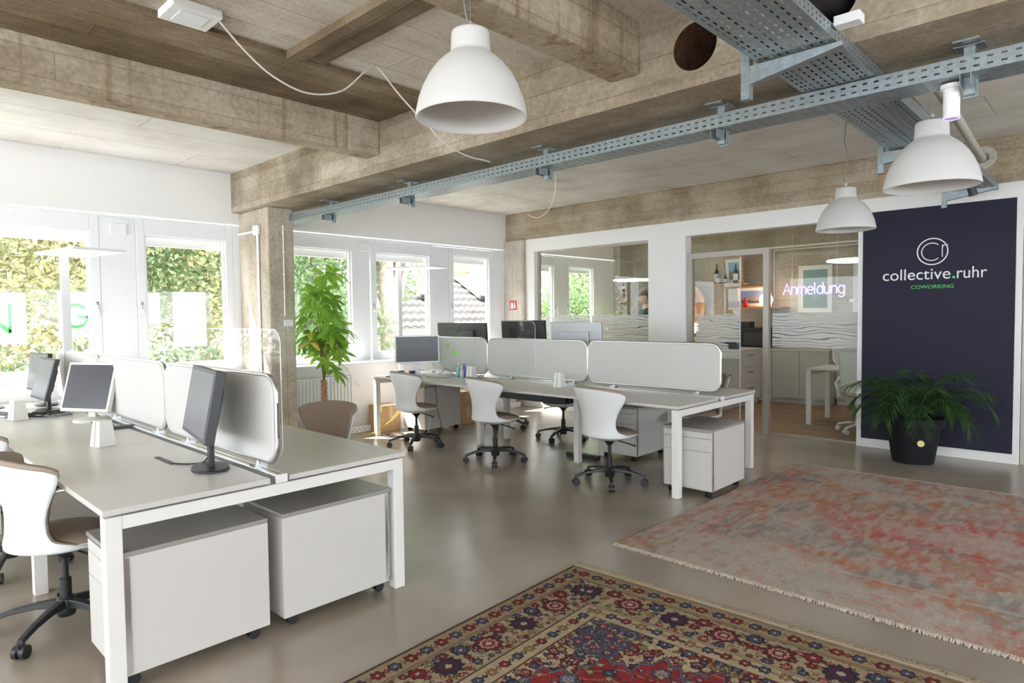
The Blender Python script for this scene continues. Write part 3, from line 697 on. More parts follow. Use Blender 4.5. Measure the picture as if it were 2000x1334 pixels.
# ---------------------------------------------------------------- bench desks
def bench(name, label, x0, x1, y0, nmod, inset_mid, modlen=1.405, far=True):
    xm = (x0 + x1) / 2; y1 = y0 + nmod * modlen
    b = thing(name, label, 'desk', (0, 0, 0))
    for i in range(nmod):
        a, c_ = y0 + i * modlen, y0 + (i + 1) * modlen
        for xa, xb in ((x0, xm - 0.045), (xm + 0.045, x1)):
            t = B(xa, xb, a + .001, c_ - .001, 0.718, 0.742).build('tabletop', m_desk, b, bevel=0.002)
    for i in range(nmod + 1):
        yy = y0 + i * modlen; end = i in (0, nmod)
        if i == 0: ya, yb = y0 + .012, y0 + .072
        elif i == nmod: ya, yb = y1 - .072, y1 - .012
        else: ya, yb = yy - .03, yy + .03
        ci = .008 + (0 if end else inset_mid) + .0625
        B(x0 + ci, x1 - ci, ya, yb, 0.655, 0.7075).build('crossbar', m_legw, b)
        for s, xe in ((1, x0 + .008), (-1, x1 - .008)):
            xa = xe + (0 if end else inset_mid) * s
            B(min(xa, xa + .062 * s), max(xa, xa + .062 * s), ya, yb, 0.0, 0.708).build('leg', m_legw, b, bevel=0.003)
    for xr in (x0 + .30, x1 - .32):
        B(xr, xr + .03, y0 + .07, y1 - .07, 0.672, 0.70).build('frame_beam', m_dkgrey, b)
    mb = MB().box(xm - .025, xm + .025, y0 - .015, y1, 0.722, 0.756)
    r = mb.build('rail', m_alu, b, bevel=0.004)
    B(xm - .029, xm + .029, y0 - .019, y0 - .0145, 0.718, 0.757).build('rail_end_cap', m_legw, r, bevel=0.001)
    B(xm - .004, xm + .004, y0 - .012, y1 - .01, 0.7555, 0.7565).build('rail_slot', m_aludark, r)
    for i in range(nmod):
        for k in (0.22, 1.12):
            yy = y0 + i * modlen + k
            MB().box(xm - .03, xm + .03, yy - .03, yy + .03, 0.7565, 0.772).cyl((xm, yy, .77), (xm, yy, .80), .009, n=10).build('screen_clamp', m_alu, b)
    return b
bench('bench_desk', 'long pale bench desk beside the left windows with two white cabinets under its end', 0.69, 2.13, 2.84, 3, 0.0)
bench('bench_desk', 'pale six-place bench desk by the glass partition with three grey chairs drawn up', 4.59, 6.04, 2.555, 3, 0.47)

def screen(x, y0, y1, z0, z1, label, group):
    t = thing('desk_screen', label, 'desk screen', (x, y0, 0), 0, group)
    L_ = y1 - y0
    MB().prism(rrect(L_, z1 - z0, 0.085, 8, 0, z0), M_yz(-0.019), 0.038).build('fabric_panel', m_fabric, t, bevel=0.010, seg=3)
    fr = rrect(L_ + .006, z1 - z0 + .006, 0.088, 8, -.003, z0 - .003)
    MB().tube([(0, a, b) for a, b in fr], 0.012, n=8, closed=True).build('edge_profile', m_alu, t, smooth=True)
    B(-0.004, 0.004, -.0165, -.0145, z0 + .12, z1 - .12).build('edge_slot', m_aludark, t)
    return t
g1 = 'fabric screens along the window-side bench'; g2 = 'fabric screens along the far bench'
screen(1.41, 2.86, 4.265, .80, 1.205, 'grey fabric desk screen with bare metal end, nearest on the window-side bench', g1)
screen(1.41, 4.29, 5.70, .80, 1.205, 'grey fabric desk screen behind the beige-framed monitor', g1)
screen(1.41, 5.72, 7.04, .80, 1.205, 'grey fabric desk screen behind the two dark monitors, closest to the windows', g1)
screen(5.315, 2.56, 3.975, .795, 1.205, 'grey fabric desk screen at the open end of the far bench', g2)
screen(5.315, 4.00, 5.44, .795, 1.205, 'grey fabric desk screen in the middle of the far bench', g2)
screen(5.315, 5.465, 6.75, .795, 1.205, 'grey fabric desk screen with green sticky notes on it', g2)
def acrylic(x, y0, y1, z0, z1, label):
    o = MB().prism(rrect(y1 - y0, z1 - z0, 0.07, 8, y0, z0), M_yz(x), 0.005).build('acrylic_guard', m_acryl)
    tag(o, label, 'acrylic sheet')
    fr = rrect(y1 - y0, z1 - z0, 0.07, 8, y0, z0)
    MB().tube([(x + .0025, a, b) for a, b in fr[9:]+fr[:9]], 0.0022, n=6, closed=True).build('polished_edge', m_wframe, o)
    return o
acrylic(1.445, 2.88, 4.66, 0.81, 1.425, 'clear acrylic guard rising above the screens of the window-side bench')
acrylic(5.28, 4.68, 6.45, 0.81, 1.415, 'clear acrylic guard rising above the screens of the far bench')
for i, (y, z) in enumerate(((6.13, 1.085), (6.02, .995), (5.965, 1.0), (6.26, .93))):
    tag(B(5.292, 5.2945, y, y + .052, z, z + .052).build('sticky_note', mat('sticky_green', (0.33, 0.72, 0.18), 0.7) if i == 0 else bpy.data.materials['sticky_green']),
        ('small green sticky note, topmost on the far bench screen', 'small green sticky note overlapped by its neighbour on the screen', 'small green sticky note, right one of the touching pair on the screen', 'small green sticky note, lowest on the screen beside the silver monitor')[i], 'sticky note', 'green sticky notes on the screen')

# tapered white blocks
def block(x, y, rz, label):
    t = thing('desk_block', label, 'desk stand', (x, y, 0.7425), rz, 'white tapered blocks on the desks')
    mb = MB(); a, b, h = .050, .036, .150
    mb.add([(-a, -a, 0), (a, -a, 0), (a, a, 0), (-a, a, 0), (-b, -b, h), (b, -b, h), (b, b, h), (-b, b, h)], [(3, 2, 1, 0), (4, 5, 6, 7), (0, 1, 5, 4), (1, 2, 6, 5), (2, 3, 7, 6), (3, 0, 4, 7)])
    mb.build('body', m_deskedge, t, bevel=0.003)
    MB().add([(-a - .0008, -.002, .003), (-a - .0008, .002, .003), (-b - .0008, .002, h - .003), (-b - .0008, -.002, h - .003)], [(0, 1, 2, 3)]).build('seam', m_dkgrey, t)
    return t
block(1.07, 4.33, 0.25, 'white tapered block in front of the beige-framed monitor')
block(0.93, 5.96, 0.2, 'white tapered block near the keyboard and mouse')
block(5.11, 5.52, 0.1, 'white tapered block beside the drink bottles')
block(5.11, 4.20, 0.1, 'white tapered block alone in the middle of the far bench')

# ---------------------------------------------------------------- chairs
PROF = [(0, 0.43, 104, .240, .228, 0.0), (.08, .455, 84, .243, .224, -.004), (.16, .48, 64, .243, .215, -.007), (.25, .52, 58, .244, .208, -.010),
        (.38, .575, 57, .248, .205, -.012), (.50, .63, 60, .258, .206, -.016), (.62, .69, 66, .274, .210, -.024), (.75, .745, 72, .292, .216, -.034),
        (.87, .795, 77, .304, .220, -.044), (.95, .828, 77, .308, .222, -.050), (1.0, .850, 66, .308, .222, -.054)]
def prof(t):
    for i in range(len(PROF) - 1):
        a, b = PROF[i], PROF[i + 1]
        if t <= b[0] or i == len(PROF) - 2:
            k = (t - a[0]) / (b[0] - a[0]); k = min(max(k, 0), 1)
            return [a[j] + (b[j] - a[j]) * k for j in range(1, 6)]
def shell_pt(u, t, off=0.0, lift=0.0):
    z, ph, ry, rx, cx = prof(t)
    a = math.radians(ph) * (2 * u - 1)
    zz = z - 0.030 * (2 * u - 1) ** 2 * max(0, (t - .5) * 2) + lift * t
    return (cx - (rx - off) * math.cos(a), (ry - off) * math.sin(a), zz)
CH = {}
def chair_meshes():
    CH['back'] = MB().grid(lambda u, v: shell_pt(u, v), 36, 34)
    CH['pad'] = MB().grid(lambda u, v: shell_pt(.5 + (u - .5) * 1.02, .04 + v * .96, 0.015, 0.018), 36, 30)
    def bowl(u, v):
        a = 2 * PI * u; r = v
        front = max(0, math.cos(a))
        return (0.232 * r * math.cos(a) + .030 * front * r, 0.240 * r * math.sin(a), .388 + .062 * r ** 3 - .012 * front * r * r)
    CH['seat'] = MB().grid(bowl, 48, 12)
    mb = MB(); n = 40; prof_ = [(0, .483), (.08, .484), (.14, .482), (.185, .474), (.207, .460), (.213, .449), (.205, .440), (0.15, .435), (0, .433)]
    mb.lathe(prof_, n, (0.016, 0, 0), 1.12, 1.09)
    mb.v = [(x, y, z - 0.016 * max(0, x / .22) ** 2) for x, y, z in mb.v]; CH['cush'] = mb
    CH['lift'] = MB().cyl((0, 0, .07), (0, 0, .235), .025, n=20).cyl((0, 0, .235), (0, 0, .37), .0145, n=16)
    CH['mech'] = MB().lathe([(.022, .335), (.028, .35), (.055, .375), (.10, .398), (.105, .405), (0, .405)], 24)
    CH['lever'] = MB().tube([(0.02, -.05, .385), (.06, -.17, .365), (.085, -.235, .35)], [.006, .006, .009], n=8)
    CH['hub'] = MB().lathe([(0, .055), (.036, .055), (.042, .075), (.042, .135), (.034, .145), (.026, .145)], 24)
    # one arm along +X
    mb = MB(); st = [(0.03, .118, .024, .020), (.12, .118, .021, .014), (.22, .104, .019, .011), (.29, .084, .017, .010), (.315, .074, .016, .010)]
    vs = []; 
    for x, z, w, h in st: vs += [(x, -w, z - h), (x, w, z - h), (x, w * .75, z + h), (x, -w * .75, z + h)]
    fs = [(k * 4 + i, k * 4 + (i + 1) % 4, k * 4 + 4 + (i + 1) % 4, k * 4 + 4 + i) for k in range(4) for i in range(4)] + [(3, 2, 1, 0), (16, 17, 18, 19)]
    CH['arm'] = mb.add(vs, fs)
    mb = MB().cyl((.307, 0, .03), (.307, 0, .075), .008, n=10)
    for s in (-1, 1): mb.cyl((.307, .006 * s, .030), (.307, .026 * s, .030), .030, n=20)
    mb.box(.285, .33, -.007, .007, .03, .058); CH['caster'] = mb
chair_meshes()
def make_chair(label, group):
    t = thing('swivel_chair', label, 'chair', (0, 0, 0), 0, group)
    s = CH['seat'].build('seat_shell', m_shell, t, smooth=True, solid=.008, off=0)
    CH['cush'].build('seat_cushion', m_pad, t, smooth=True)
    CH['back'].build('backrest', m_shell, t, smooth=True, solid=.009, off=0, bevel=0)
    CH['pad'].build('back_padding', m_pad, t, smooth=True, solid=.024, off=0)
    CH['lift'].build('gas_lift', m_black, t, smooth=False); CH['mech'].build('mechanism', m_black, t, smooth=True); CH['lever'].build('lever', m_black, t, smooth=True)
    h = CH['hub'].build('base_hub', m_black, t, smooth=True)
    for k in range(5):
        a = CH['arm'].build('leg', m_black, t, bevel=.004); a.rotation_euler = (0, 0, 2 * PI * k / 5 + .35)
        c_ = CH['caster'].build('caster', m_black, a, smooth=False)
    return t
chair0 = make_chair('x', 'swivel chairs at the bench desks')
first = [True]
def chair(x, y, rz, label, base=0.0):
    o = chair0 if first[0] else copy_tree(chair0)
    first[0] = False
    o.location = (x, y, 0); o.rotation_euler = (0, 0, rz); o['label'] = label
    for ch in o.children:
        if ch.name.startswith('leg'): ch.rotation_euler = (0, 0, ch.rotation_euler.z + base)
    return o
R_ = math.radians
chair(0.735, 3.70, R_(4), 'white and beige swivel chair at the near end of the window-side bench', 1.0)
chair(0.70, 4.86, R_(10), 'white and beige swivel chair behind the first one at the window-side bench', .3)
chair(0.62, 6.05, R_(5), 'white and beige swivel chair by the windows, mostly hidden by the next chair', .5)
chair(2.30, 4.12, R_(188), 'swivel chair showing its beige padded back, facing the camera over the window-side bench', .2)
chair(4.56, 5.86, R_(-8), 'swivel chair at the far bench in front of the silver monitor', .1)
chair(4.61, 4.64, R_(-12), 'swivel chair in the middle of the three at the far bench', .25)
chair(4.66, 3.27, R_(-12), 'swivel chair closest to the pedestal at the end of the far bench', .15)
chair(5.98, 4.86, R_(176), 'swivel chair behind the far bench seen through its legs', .2)
chair(6.12, 5.95, R_(170), 'swivel chair behind the far bench near the windows, only its casters visible', .4)
chair(6.12, 3.20, R_(172), 'swivel chair behind the far bench beside the partition door', .6)

# ---------------------------------------------------------------- pedestals and cabinets (drawers facing -X locally)
def pedestal(x, y, rz, label, w=.43, l=.62, z1=.555, zc=.055, drawers=(0.035, .085, .115, 1), flip=False):
    """origin at the middle of the floor footprint; front faces local -x"""
    t = thing('pedestal_cabinet', label, 'cabinet', (x, y, 0), rz, 'white mobile pedestals under the desks')
    B(-l / 2 + .022, l / 2, -w / 2, w / 2, zc, z1 - .02).build('carcass', m_cab, t, bevel=.002)
    B(-l / 2, l / 2, -w / 2, w / 2, z1 - .0195, z1).build('top_panel', m_cabtop, t, bevel=.002)
    z = z1 - .026
    for i, h in enumerate((.052, .105, z - .157 - zc - .012)):
        d = B(-l / 2, -l / 2 + .02, -w / 2 + .004, w / 2 - .022, z - h + .003, z).build('drawer', m_cab, t, bevel=.0015)
        if i == 0: MB().cyl((-l / 2 - .004, -w / 2 + .05, z - h / 2), (-l / 2, -w / 2 + .05, z - h / 2), .011, n=16).build('lock', m_alu, d)
        z -= h
    yy = -w / 2
    B(-l / 2 + .022, -l / 2 + .046, yy - .005, yy + .0, zc + .01, z1 - .022).build('edge_strip', m_alu, t)
    B(-l / 2 + .024, -l / 2 + .042, w / 2, w / 2 + .003, zc + .01, z1 - .022).build('edge_strip', m_alu, t)
    for sx in (-1, 1):
        for sy in (-1, 1):
            mb = MB().box(sx * (l / 2 - .06) - .02, sx * (l / 2 - .06) + .02, sy * (w / 2 - .05) - .006, sy * (w / 2 - .05) + .006, .03, zc)
            for q in (-1, 1): mb.cyl((sx * (l / 2 - .06), sy * (w / 2 - .05) + .007 * q, .0245), (sx * (l / 2 - .06), sy * (w / 2 - .05) + .02 * q, .0245), .0245, n=16)
            mb.build('caster', m_black, t)
    return t
pedestal(1.045, 3.075, 0, 'white mobile pedestal under the near corner of the window-side bench, closest to the camera')
pedestal(1.735, 3.075, PI, 'white mobile pedestal next to it, beside the right-hand leg of the window-side bench')
pedestal(5.055, 2.58, 0, 'white mobile pedestal standing out past the end legs of the far bench')
pedestal(5.76, 3.73, 0, 'white mobile pedestal deep under the far bench behind the nearest chair', z1=.56)
pedestal(5.38, 6.56, PI, 'white mobile pedestal under the window end of the far bench', z1=.60)

# ---------------------------------------------------------------- monitors
def monitor(x, y, z, rz, label, w, h, zbot, tilt, frame_m, base='oval', stand_m=None, arm=False, depth=.035, scr=None, backbox=True):
    """screen faces local -Y; rz turns it; z is the desk height, zbot the lower edge above the desk"""
    t = thing('monitor', label, 'monitor', (x, y, z), rz)
    stand_m = stand_m or frame_m; scr = scr or m_screen
    T = Matrix.Translation((0, -.035, zbot)) @ Matrix.Rotation(-tilt, 4, 'X')
    b = .018
    MB().box(-w / 2, w / 2, -depth / 2, depth / 2, 0, h, M=T).build('housing', frame_m, t, bevel=.004)
    MB().box(-w / 2 + b, w / 2 - b, -depth / 2 - .0015, -depth / 2 - .0005, b * 1.2, h - b, M=T).build('screen_panel', scr, t)
    if backbox: MB().box(-w * .28, w * .28, depth / 2, depth / 2 + .03, h * .22, h * .75, M=T).build('rear_housing', stand_m, t, bevel=.006)
    if base == 'oval':
        MB().lathe([(0, 0), (1, 0), (1, .009), (.96, .014), (0, .016)], 40, (0, .02, 0.0005), .125, .085).build('stand_base', stand_m, t, smooth=False)
        MB().box(-.028, .028, .012, .036, .012, zbot + h * .5).build('stand_neck', stand_m, t, bevel=.004)
    elif base == 'round':
        MB().lathe([(0, 0), (1, 0), (1, .012), (.9, .02), (.25, .03), (0, .03)], 40, (0, .02, 0.0005), .12, .12).build('stand_base', stand_m, t)
        MB().box(-.035, .035, .015, .04, .02, zbot + h * .4).build('stand_neck', stand_m, t, bevel=.006)
    elif base == 'flat':
        B(-.11, .11, -.06, .12, 0.0005, .010).build('stand_base', stand_m, t, bevel=.003)
        B(-.045, .045, .015, .030, .010, zbot + h * .5).build('stand_neck', stand_m, t, bevel=.002)
    elif base == 'arm':
        MB().cyl((0.10, .12, 0.0005), (0.10, .12, .10), .02, n=14).tube([(0.10, .12, .08), (.13, .10, .28), (.08, .05, zbot + h * .45)], .017, n=8).box(-.05, .05, 0.0, .03, zbot + h * .35, zbot + h * .6).build('monitor_arm', m_dkgrey, t)
    return t
monitor(1.235, 3.25, .742, R_(-100.5), 'slim dark monitor on an oval black stand seen edge-on', .555, .335, .165, R_(10.5), m_dkgrey, 'oval', m_black, scr=m_screenL, depth=.045)
monitor(1.27, 5.46, .742, R_(-62.5), 'square monitor with a thick beige-white frame on a round foot', .44, .36, .074, R_(15.5), m_beigeplast, 'round')
monitor(1.17, 6.35, .742, R_(-88), 'dark monitor at the window end with a grey screen, cables at its foot', .44, .34, .10, R_(14), m_dkgrey, 'oval', m_black, scr=m_screenL)
monitor(1.24, 6.80, .742, R_(-84), 'black monitor close behind the dark one, next to the last screen', .45, .33, .13, R_(6), m_black, 'oval')
monitor(5.05, 6.46, .742, R_(-27), 'silver-framed monitor with a black screen on the far bench', .566, .35, .15, R_(2), m_silver, 'flat', m_silver, depth=.022)
def backmon(y0, y1, zt, zb, x, m, label, base):
    return monitor(x, (y0 + y1) / 2, .742, R_(90), label, y1 - y0, zt - zb, zb - .742, R_(3), m, base)
backmon(6.05, 7.02, 1.385, .99, 5.86, m_black, 'wide black monitor seen from behind over the sticky-note screen', 'arm')
backmon(5.04, 5.76, 1.415, .95, 5.86, m_black, 'black monitor back held by a diagonal arm over the middle screen', 'arm')
backmon(4.22, 4.95, 1.395, .97, 5.86, m_silver, 'grey monitor back behind the middle screen, in front of the frosted glass', 'flat')

# keyboard, mouse, cups, bottles, cables
kb = thing('keyboard', 'grey keyboard on the window-side bench beside the dark monitors', 'keyboard', (.86, 6.35, .7425), R_(-68))
B(-.21, .21, -.07, .07, 0, .018).build('case', m_silver, kb, bevel=.004)
mb = MB()
for i in range(14):
    for j in range(5): mb.box(-.2 + i * .0285, -.2 + i * .0285 + .024, -.06 + j * .024, -.06 + j * .024 + .02, .018, .023)
mb.build('keys', m_dkgrey, kb)
ms = MB().lathe([(0, 0), (.03, 0), (.034, .012), (.028, .028), (.014, .036), (0, .038)], 20, (0, 0, 0), 1.0, 1.6).build('computer_mouse', m_black, loc=(.98, 6.14, .7425), smooth=True)
tag(ms, 'black computer mouse on the window-side bench', 'computer mouse')
def smooth_pts(pts, k=6):
    P_ = [Vector(p) for p in pts]; out = []
    for i in range(len(P_) - 1):
        a, b, c_, d = P_[max(i - 1, 0)], P_[i], P_[i + 1], P_[min(i + 2, len(P_) - 1)]
        for j in range(k):
            t = j / k; out.append(0.5 * ((2 * b) + (c_ - a) * t + (2 * a - 5 * b + 4 * c_ - d) * t * t + (3 * b - a - 3 * c_ + d) * t ** 3))
    return out + [P_[-1]]
def coil(name, label, pts, r, m):
    pts = smooth_pts(pts, 6 if len(pts) < 20 else 3)
    return tag(MB().tube(pts, r, n=8).build(name, m, smooth=True), label, 'cable')
def loops(cx, cy, cz, n, r, seed, rz=.02):
    q = random.Random(seed); out = []; ph = 0
    for i in range(n * 10):
        a = i / 10 * 2 * PI; rr_ = r * (.6 + .5 * q.random()); out.append((cx + rr_ * math.cos(a + ph), cy + rr_ * .7 * math.sin(a), cz + .006 + rz * q.random()))
    return out
coil('cable_bundle', 'tangle of black cables at the foot of the dark monitors', loops(1.10, 6.05, .742, 4, .13, 3), .005, m_cableb)
coil('cable_bundle', 'grey cable looped beside the tangle of black ones', loops(1.17, 5.93, .742, 3, .10, 4), .004, m_cableg)
coil('cable', 'black cord trailing from the beige monitor to the desk rail', [(1.25, 5.45, .75), (1.27, 5.25, .746), (1.33, 5.15, .75), (1.30, 4.98, .747), (1.36, 4.9, .752)], .005, m_cableb)
dk = B(-.07, .07, -.03, .03, 0, .018).build('cable_outlet', m_dkgrey, bevel=.003, loc=(1.335, 4.93, .7425)); tag(dk, 'small black cable outlet on the desk beside the white block', 'cable outlet')
coil('cable', 'short black cord hanging from the slim monitor stand', [(1.285, 3.30, .83), (1.27, 3.36, .76), (1.22, 3.42, .747), (1.17, 3.50, .746)], .004, m_cableb)
dk = B(-.012, .012, -.12, .12, 0, .004).build('cable_flap', m_black, loc=(1.17, 3.62, .7425)); tag(dk, 'narrow black cable slot in the tabletop behind the slim monitor', 'cable slot')
for i, (x, y, lab) in enumerate(((4.83, 6.50, 'dark blue cup on a saucer at the window end of the far bench'), (4.91, 6.38, 'dark blue cup without a saucer beside the cup on a saucer'))):
    c_ = thing('cup', lab, 'cup', (x, y, .7425), 0, 'dark blue cups on the far bench')
    m_cup = bpy.data.materials.get('cup_glaze') or mat('cup_glaze', (.05, .06, .12), .3)
    MB().lathe([(0, .010), (.02, .010), (.026, .02), (.038, .045), (.042, .066), (.039, .066), (.034, .045), (.02, .018), (0, .016)], 24).build('bowl', m_cup, c_, smooth=True)
    MB().tube([(.04, 0, .055), (.06, 0, .05), (.058, 0, .03), (.034, 0, .026)], .004, n=8).build('handle', m_cup, c_, smooth=True)
    if i == 0: MB().lathe([(0, 0), (.045, 0), (.075, .009), (.073, .012), (.04, .006), (0, .006)], 28).build('saucer', m_cup, c_, smooth=True)
tr_ = B(-.10, .10, -.14, .14, 0, .012).build('tablet', m_dkgrey, loc=(4.74, 6.42, .7425), bevel=.004); tag(tr_, 'flat dark tablet on the corner of the far bench', 'tablet')
for i, (x, y, c_, h, lab) in enumerate(((5.18, 5.83, (.25, .6, .45), .17, 'slim green bottle against the sticky-note screen'), (5.21, 5.76, (.12, .18, .55), .18, 'blue-labelled bottle beside the white block'), (5.14, 5.72, (.6, .65, .75), .13, 'small pale bottle in front of the blue-labelled one'))):
    b_ = thing('bottle', lab, 'bottle', (x, y, .7425), 0, 'bottles on the far bench')
    MB().lathe([(0, 0), (.022, 0), (.024, .01), (.024, h * .6), (.010, h * .8), (.010, h * .95), (0, h * .95)], 20).build('body', mat('bottle_%s' % 'abc'[i], c_, .25), b_, smooth=True)
    MB().cyl((0, 0, h * .95), (0, 0, h), .012, n=14).build('cap', m_letter, b_)
coil('cable', 'thin black cable arching over the far bench behind the first chair', [(5.20, 6.22, .748), (5.22, 6.15, .80), (5.18, 6.05, .835), (5.14, 5.92, .81), (5.15, 5.85, .75)], .003, m_cableb)
coil('cable', 'thin grey cable lying in a curve on the far bench', [(4.98, 6.2, .746), (4.95, 6.0, .746), (5.05, 5.85, .746), (5.17, 5.9, .746)], .003, m_cableg)
for k, (pts, m_, lab) in enumerate((([(4.95, 6.2, .66), (4.9, 6.15, .4), (4.95, 6.1, .2), (4.85, 6.12, .012), (4.6, 6.35, .012)], m_cablew, 'white cable hanging from the far bench to the floor'),
        ([(5.0, 6.05, .66), (4.98, 5.98, .35), (5.0, 5.95, .15), (5.0, 6.05, .012), (4.8, 6.3, .012), (4.6, 6.2, .012)], m_cableb, 'black cable hanging behind the first far-bench chair'),
        (loops(4.75, 6.55, 0, 3, .16, 9, .01), m_cableb, 'loops of black cable on the floor under the window end of the far bench'),
        ([(5.1, 6.4, .64), (4.95, 6.5, .5), (4.8, 6.6, .25), (4.55, 6.75, .03), (4.45, 6.95, .03)], m_cabley, 'yellow cable running from the far bench down to the floor trunking'),
        ([(5.12, 6.42, .62), (4.97, 6.52, .46), (4.84, 6.64, .22), (4.58, 6.80, .03), (4.5, 6.98, .03)], m_cabley, 'second yellow cable beside it running to the floor trunking'))):
    coil('cable', lab, pts, .005 if m_ is m_cabley else .004, m_)
# cable basket under the far bench with yellow cables
bk = thing('cable_basket', 'dark cable basket under the far bench filled with yellow cable loops', 'cable tray', (5.30, 4.72, 0))
mb = MB().box(-.14, .14, -.55, .55, .555, .562).box(-.14, -.13, -.55, .55, .562, .62).box(.13, .14, -.55, .55, .562, .62)
for s in (-.5, .5): mb.box(-.005, .005, s - .01, s + .01, .562, .70)
mb.build('tray', m_dkgrey, bk)
tag(MB().tube([(p[0], p[1], p[2]) for p in loops(5.28, 4.85, .563, 5, .12, 12, .05)], .007, n=8).build('cable_coil', m_cabley, smooth=True), 'coiled yellow cable lying in the dark basket, window side', 'cable')
tag(MB().tube([(p[0], p[1], p[2]) for p in loops(5.28, 4.45, .563, 5, .11, 13, .05)], .007, n=8).build('cable_coil', m_cabley, smooth=True), 'coiled yellow cable lying in the dark basket, door side', 'cable')
ps = MB().box(-.03, .03, -.2, .2, 0, .045).build('power_strip', m_black, loc=(5.30, 4.05, .0), bevel=.004); tag(ps, 'long black power strip on the floor under the far bench', 'power strip')
# cardboard boxes
for x, y, a, b_, h, z, lab in ((4.93, 7.0, .30, .28, .34, 0, 'cardboard box by the wall behind the first far-bench chair'), (5.95, 6.62, .26, .24, .24, 0, 'cardboard box on the floor beyond the far bench pedestal'), (5.96, 6.63, .22, .2, .2, .2405, 'smaller cardboard box stacked on the one beyond the pedestal')):
    bx = thing('cardboard_box', lab, 'box', (x, y, z), 0)
    B(-a / 2, a / 2, -b_ / 2, b_ / 2, 0, h).build('carton', m_tan, bx, bevel=.004)
    B(-.025, .025, -b_ / 2 - .001, b_ / 2 + .001, h * .4, h + .001).build('packing_tape', mat('tape', (.62, .47, .28), .4), bx)

# ---------------------------------------------------------------- pendant lamps
def pendant(x, y, zr, label, ztop, cablepts):
    t = thing('pendant_lamp', label, 'pendant lamp', (x, y, zr), 0, 'white bell-shaped pendant lamps')
    out = [(.222, 0), (.2255, .006), (.222, .03), (.211, .08), (.193, .13), (.168, .18), (.138, .222), (.108, .252), (.088, .268), (.0815, .275), (.080, .29), (.077, .355), (.073, .365), (0, .366)]
    out = [(a, b * .945) for a, b in out]
    inn = [(.222, 0), (.213, .004), (.208, .03), (.197, .08), (.179, .13), (.154, .178), (.124, .216), (.09, .245), (.06, .26), (0, .262)]
    MB().lathe(out, 56).build('lamp_shade', m_lampw, t, smooth=True)
    MB().lathe(inn[::-1], 56).build('shade_lining', m_lampw, t, smooth=True)
    MB().lathe([(0, .262), (.022, .262), (.022, .215), (.030, .19), (.030, .165), (.02, .145), (0, .14)][::-1], 20).build('bulb', mat('bulb_glass', (.8, .8, .76), .3) if 'bulb_glass' not in bpy.data.materials else bpy.data.materials['bulb_glass'], t, smooth=True)
    MB().cyl((0, 0, .366), (0, 0, .385), .010, n=12).cyl((0, 0, .385), (0, 0, ztop - zr), .0011, n=6).build('suspension_wire', m_alu, t)
    MB().tube([(a, b, c - zr if c > 1 else c) for a, b, c in cablepts], .0035, n=8).build('lamp_cord', m_cableg, t, smooth=True)
    return t
pendant(1.815, 1.94, 2.275, 'large white bell pendant lamp nearest the camera, hanging under the concrete beams', 3.13, [(0.004, 0, .366), (-.016, 0.006, .40), (-.024, .01, .46), (-.018, .004, .52), (-.024, 0, 3.13)])
pendant(4.065, .775, 2.135, 'white bell pendant lamp hanging beside the wide cable tray', 3.13, [(0.004, 0, .366), (-.02, .03, .42), (-.05, .08, .48), (-.045, .13, .52), (-.03, .16, 2.665)])
pendant(5.83, 1.715, 2.155, 'white bell pendant lamp in front of the navy panel and partition, smallest in view', 3.13, [(0.004, 0, .366), (-.02, .01, .42), (.03, -.02, .50), (-.03, -.02, .60), (-.05, .0, .72), (-.04, -.02, 3.13)])

# ---------------------------------------------------------------- cable trays
def perf(mb, M, L, W, pitch, hl, rows, hw, x0=0.0, x1=None):
    """sheet in local (a along, b across), z=0, with rectangular slots; rows = list of b centres"""
    n = int(L / pitch); rows = sorted(rows)
    bs = [0.0]
    for r in rows: bs += [r - hw / 2, r + hw / 2]
    bs.append(W)
    V = []; F = []
    def q(a0, a1, b0, b1):
        k = len(V); V.extend([M @ Vector((a0, b0, 0)), M @ Vector((a1, b0, 0)), M @ Vector((a1, b1, 0)), M @ Vector((a0, b1, 0))]); F.append((k, k + 1, k + 2, k + 3))
    for j in range(len(bs) - 1):
        if j % 2 == 0: q(0, L, bs[j], bs[j + 1])
        else:
            for i in range(n):
                a = i * pitch; q(a + hl, min(a + pitch, L), bs[j], bs[j + 1])
    mb.add(V, F)
def M_side(axis, x, y, z, flip=1):
    if axis == 'Y': return Matrix(((0, 0, 1, x), (1, 0, 0, y), (0, 1, 0, z), (0, 0, 0, 1)))
    return Matrix(((1, 0, 0, x), (0, 0, 1, y), (0, 1, 0, z), (0, 0, 0, 1)))
t1 = thing('cable_tray', 'narrow perforated steel cable tray running the length of the girder', 'cable tray', (3.55, 0, 2.545))
mb = MB(); perf(mb, M_side('Y', 0, -.6, 0), 7.96, .075, .05, .022, [.022, .053], .008); mb.build('side_rail', m_galv, t1, solid=.002)
mb = MB(); perf(mb, M_side('Y', .20, -.6, 0), 7.96, .075, .05, .022, [.022, .053], .008); mb.build('side_rail', m_galv, t1, solid=.002)
mb = MB(); perf(mb, Matrix(((0, 1, 0, 0), (1, 0, 0, -.6), (0, 0, 1, 0), (0, 0, 0, 1))), 7.96, .20, .06, .034, [.03, .065, .10, .135, .17], .009); mb.build('tray_bottom', m_galv, t1, solid=.002)
q = random.Random(3); mb = MB()
for k in range(5): mb.tube([(.03 + .03 * k + .008 * math.sin(yy * 1.7 + k), yy, .016 + .012 * (k % 2) + .010 * math.sin(yy * 2.3 + k * 2)) for yy in np.arange(-.6, 7.3, .25)], .008, n=6)
mb.build('tray_cables', m_cableb, t1, smooth=True)
mb = MB()
for k in range(2): mb.tube([(.06 + .06 * k, yy, .046 + .006 * math.sin(yy * 2 + k)) for yy in np.arange(-.6, 4.0, .25)], .007, n=6)
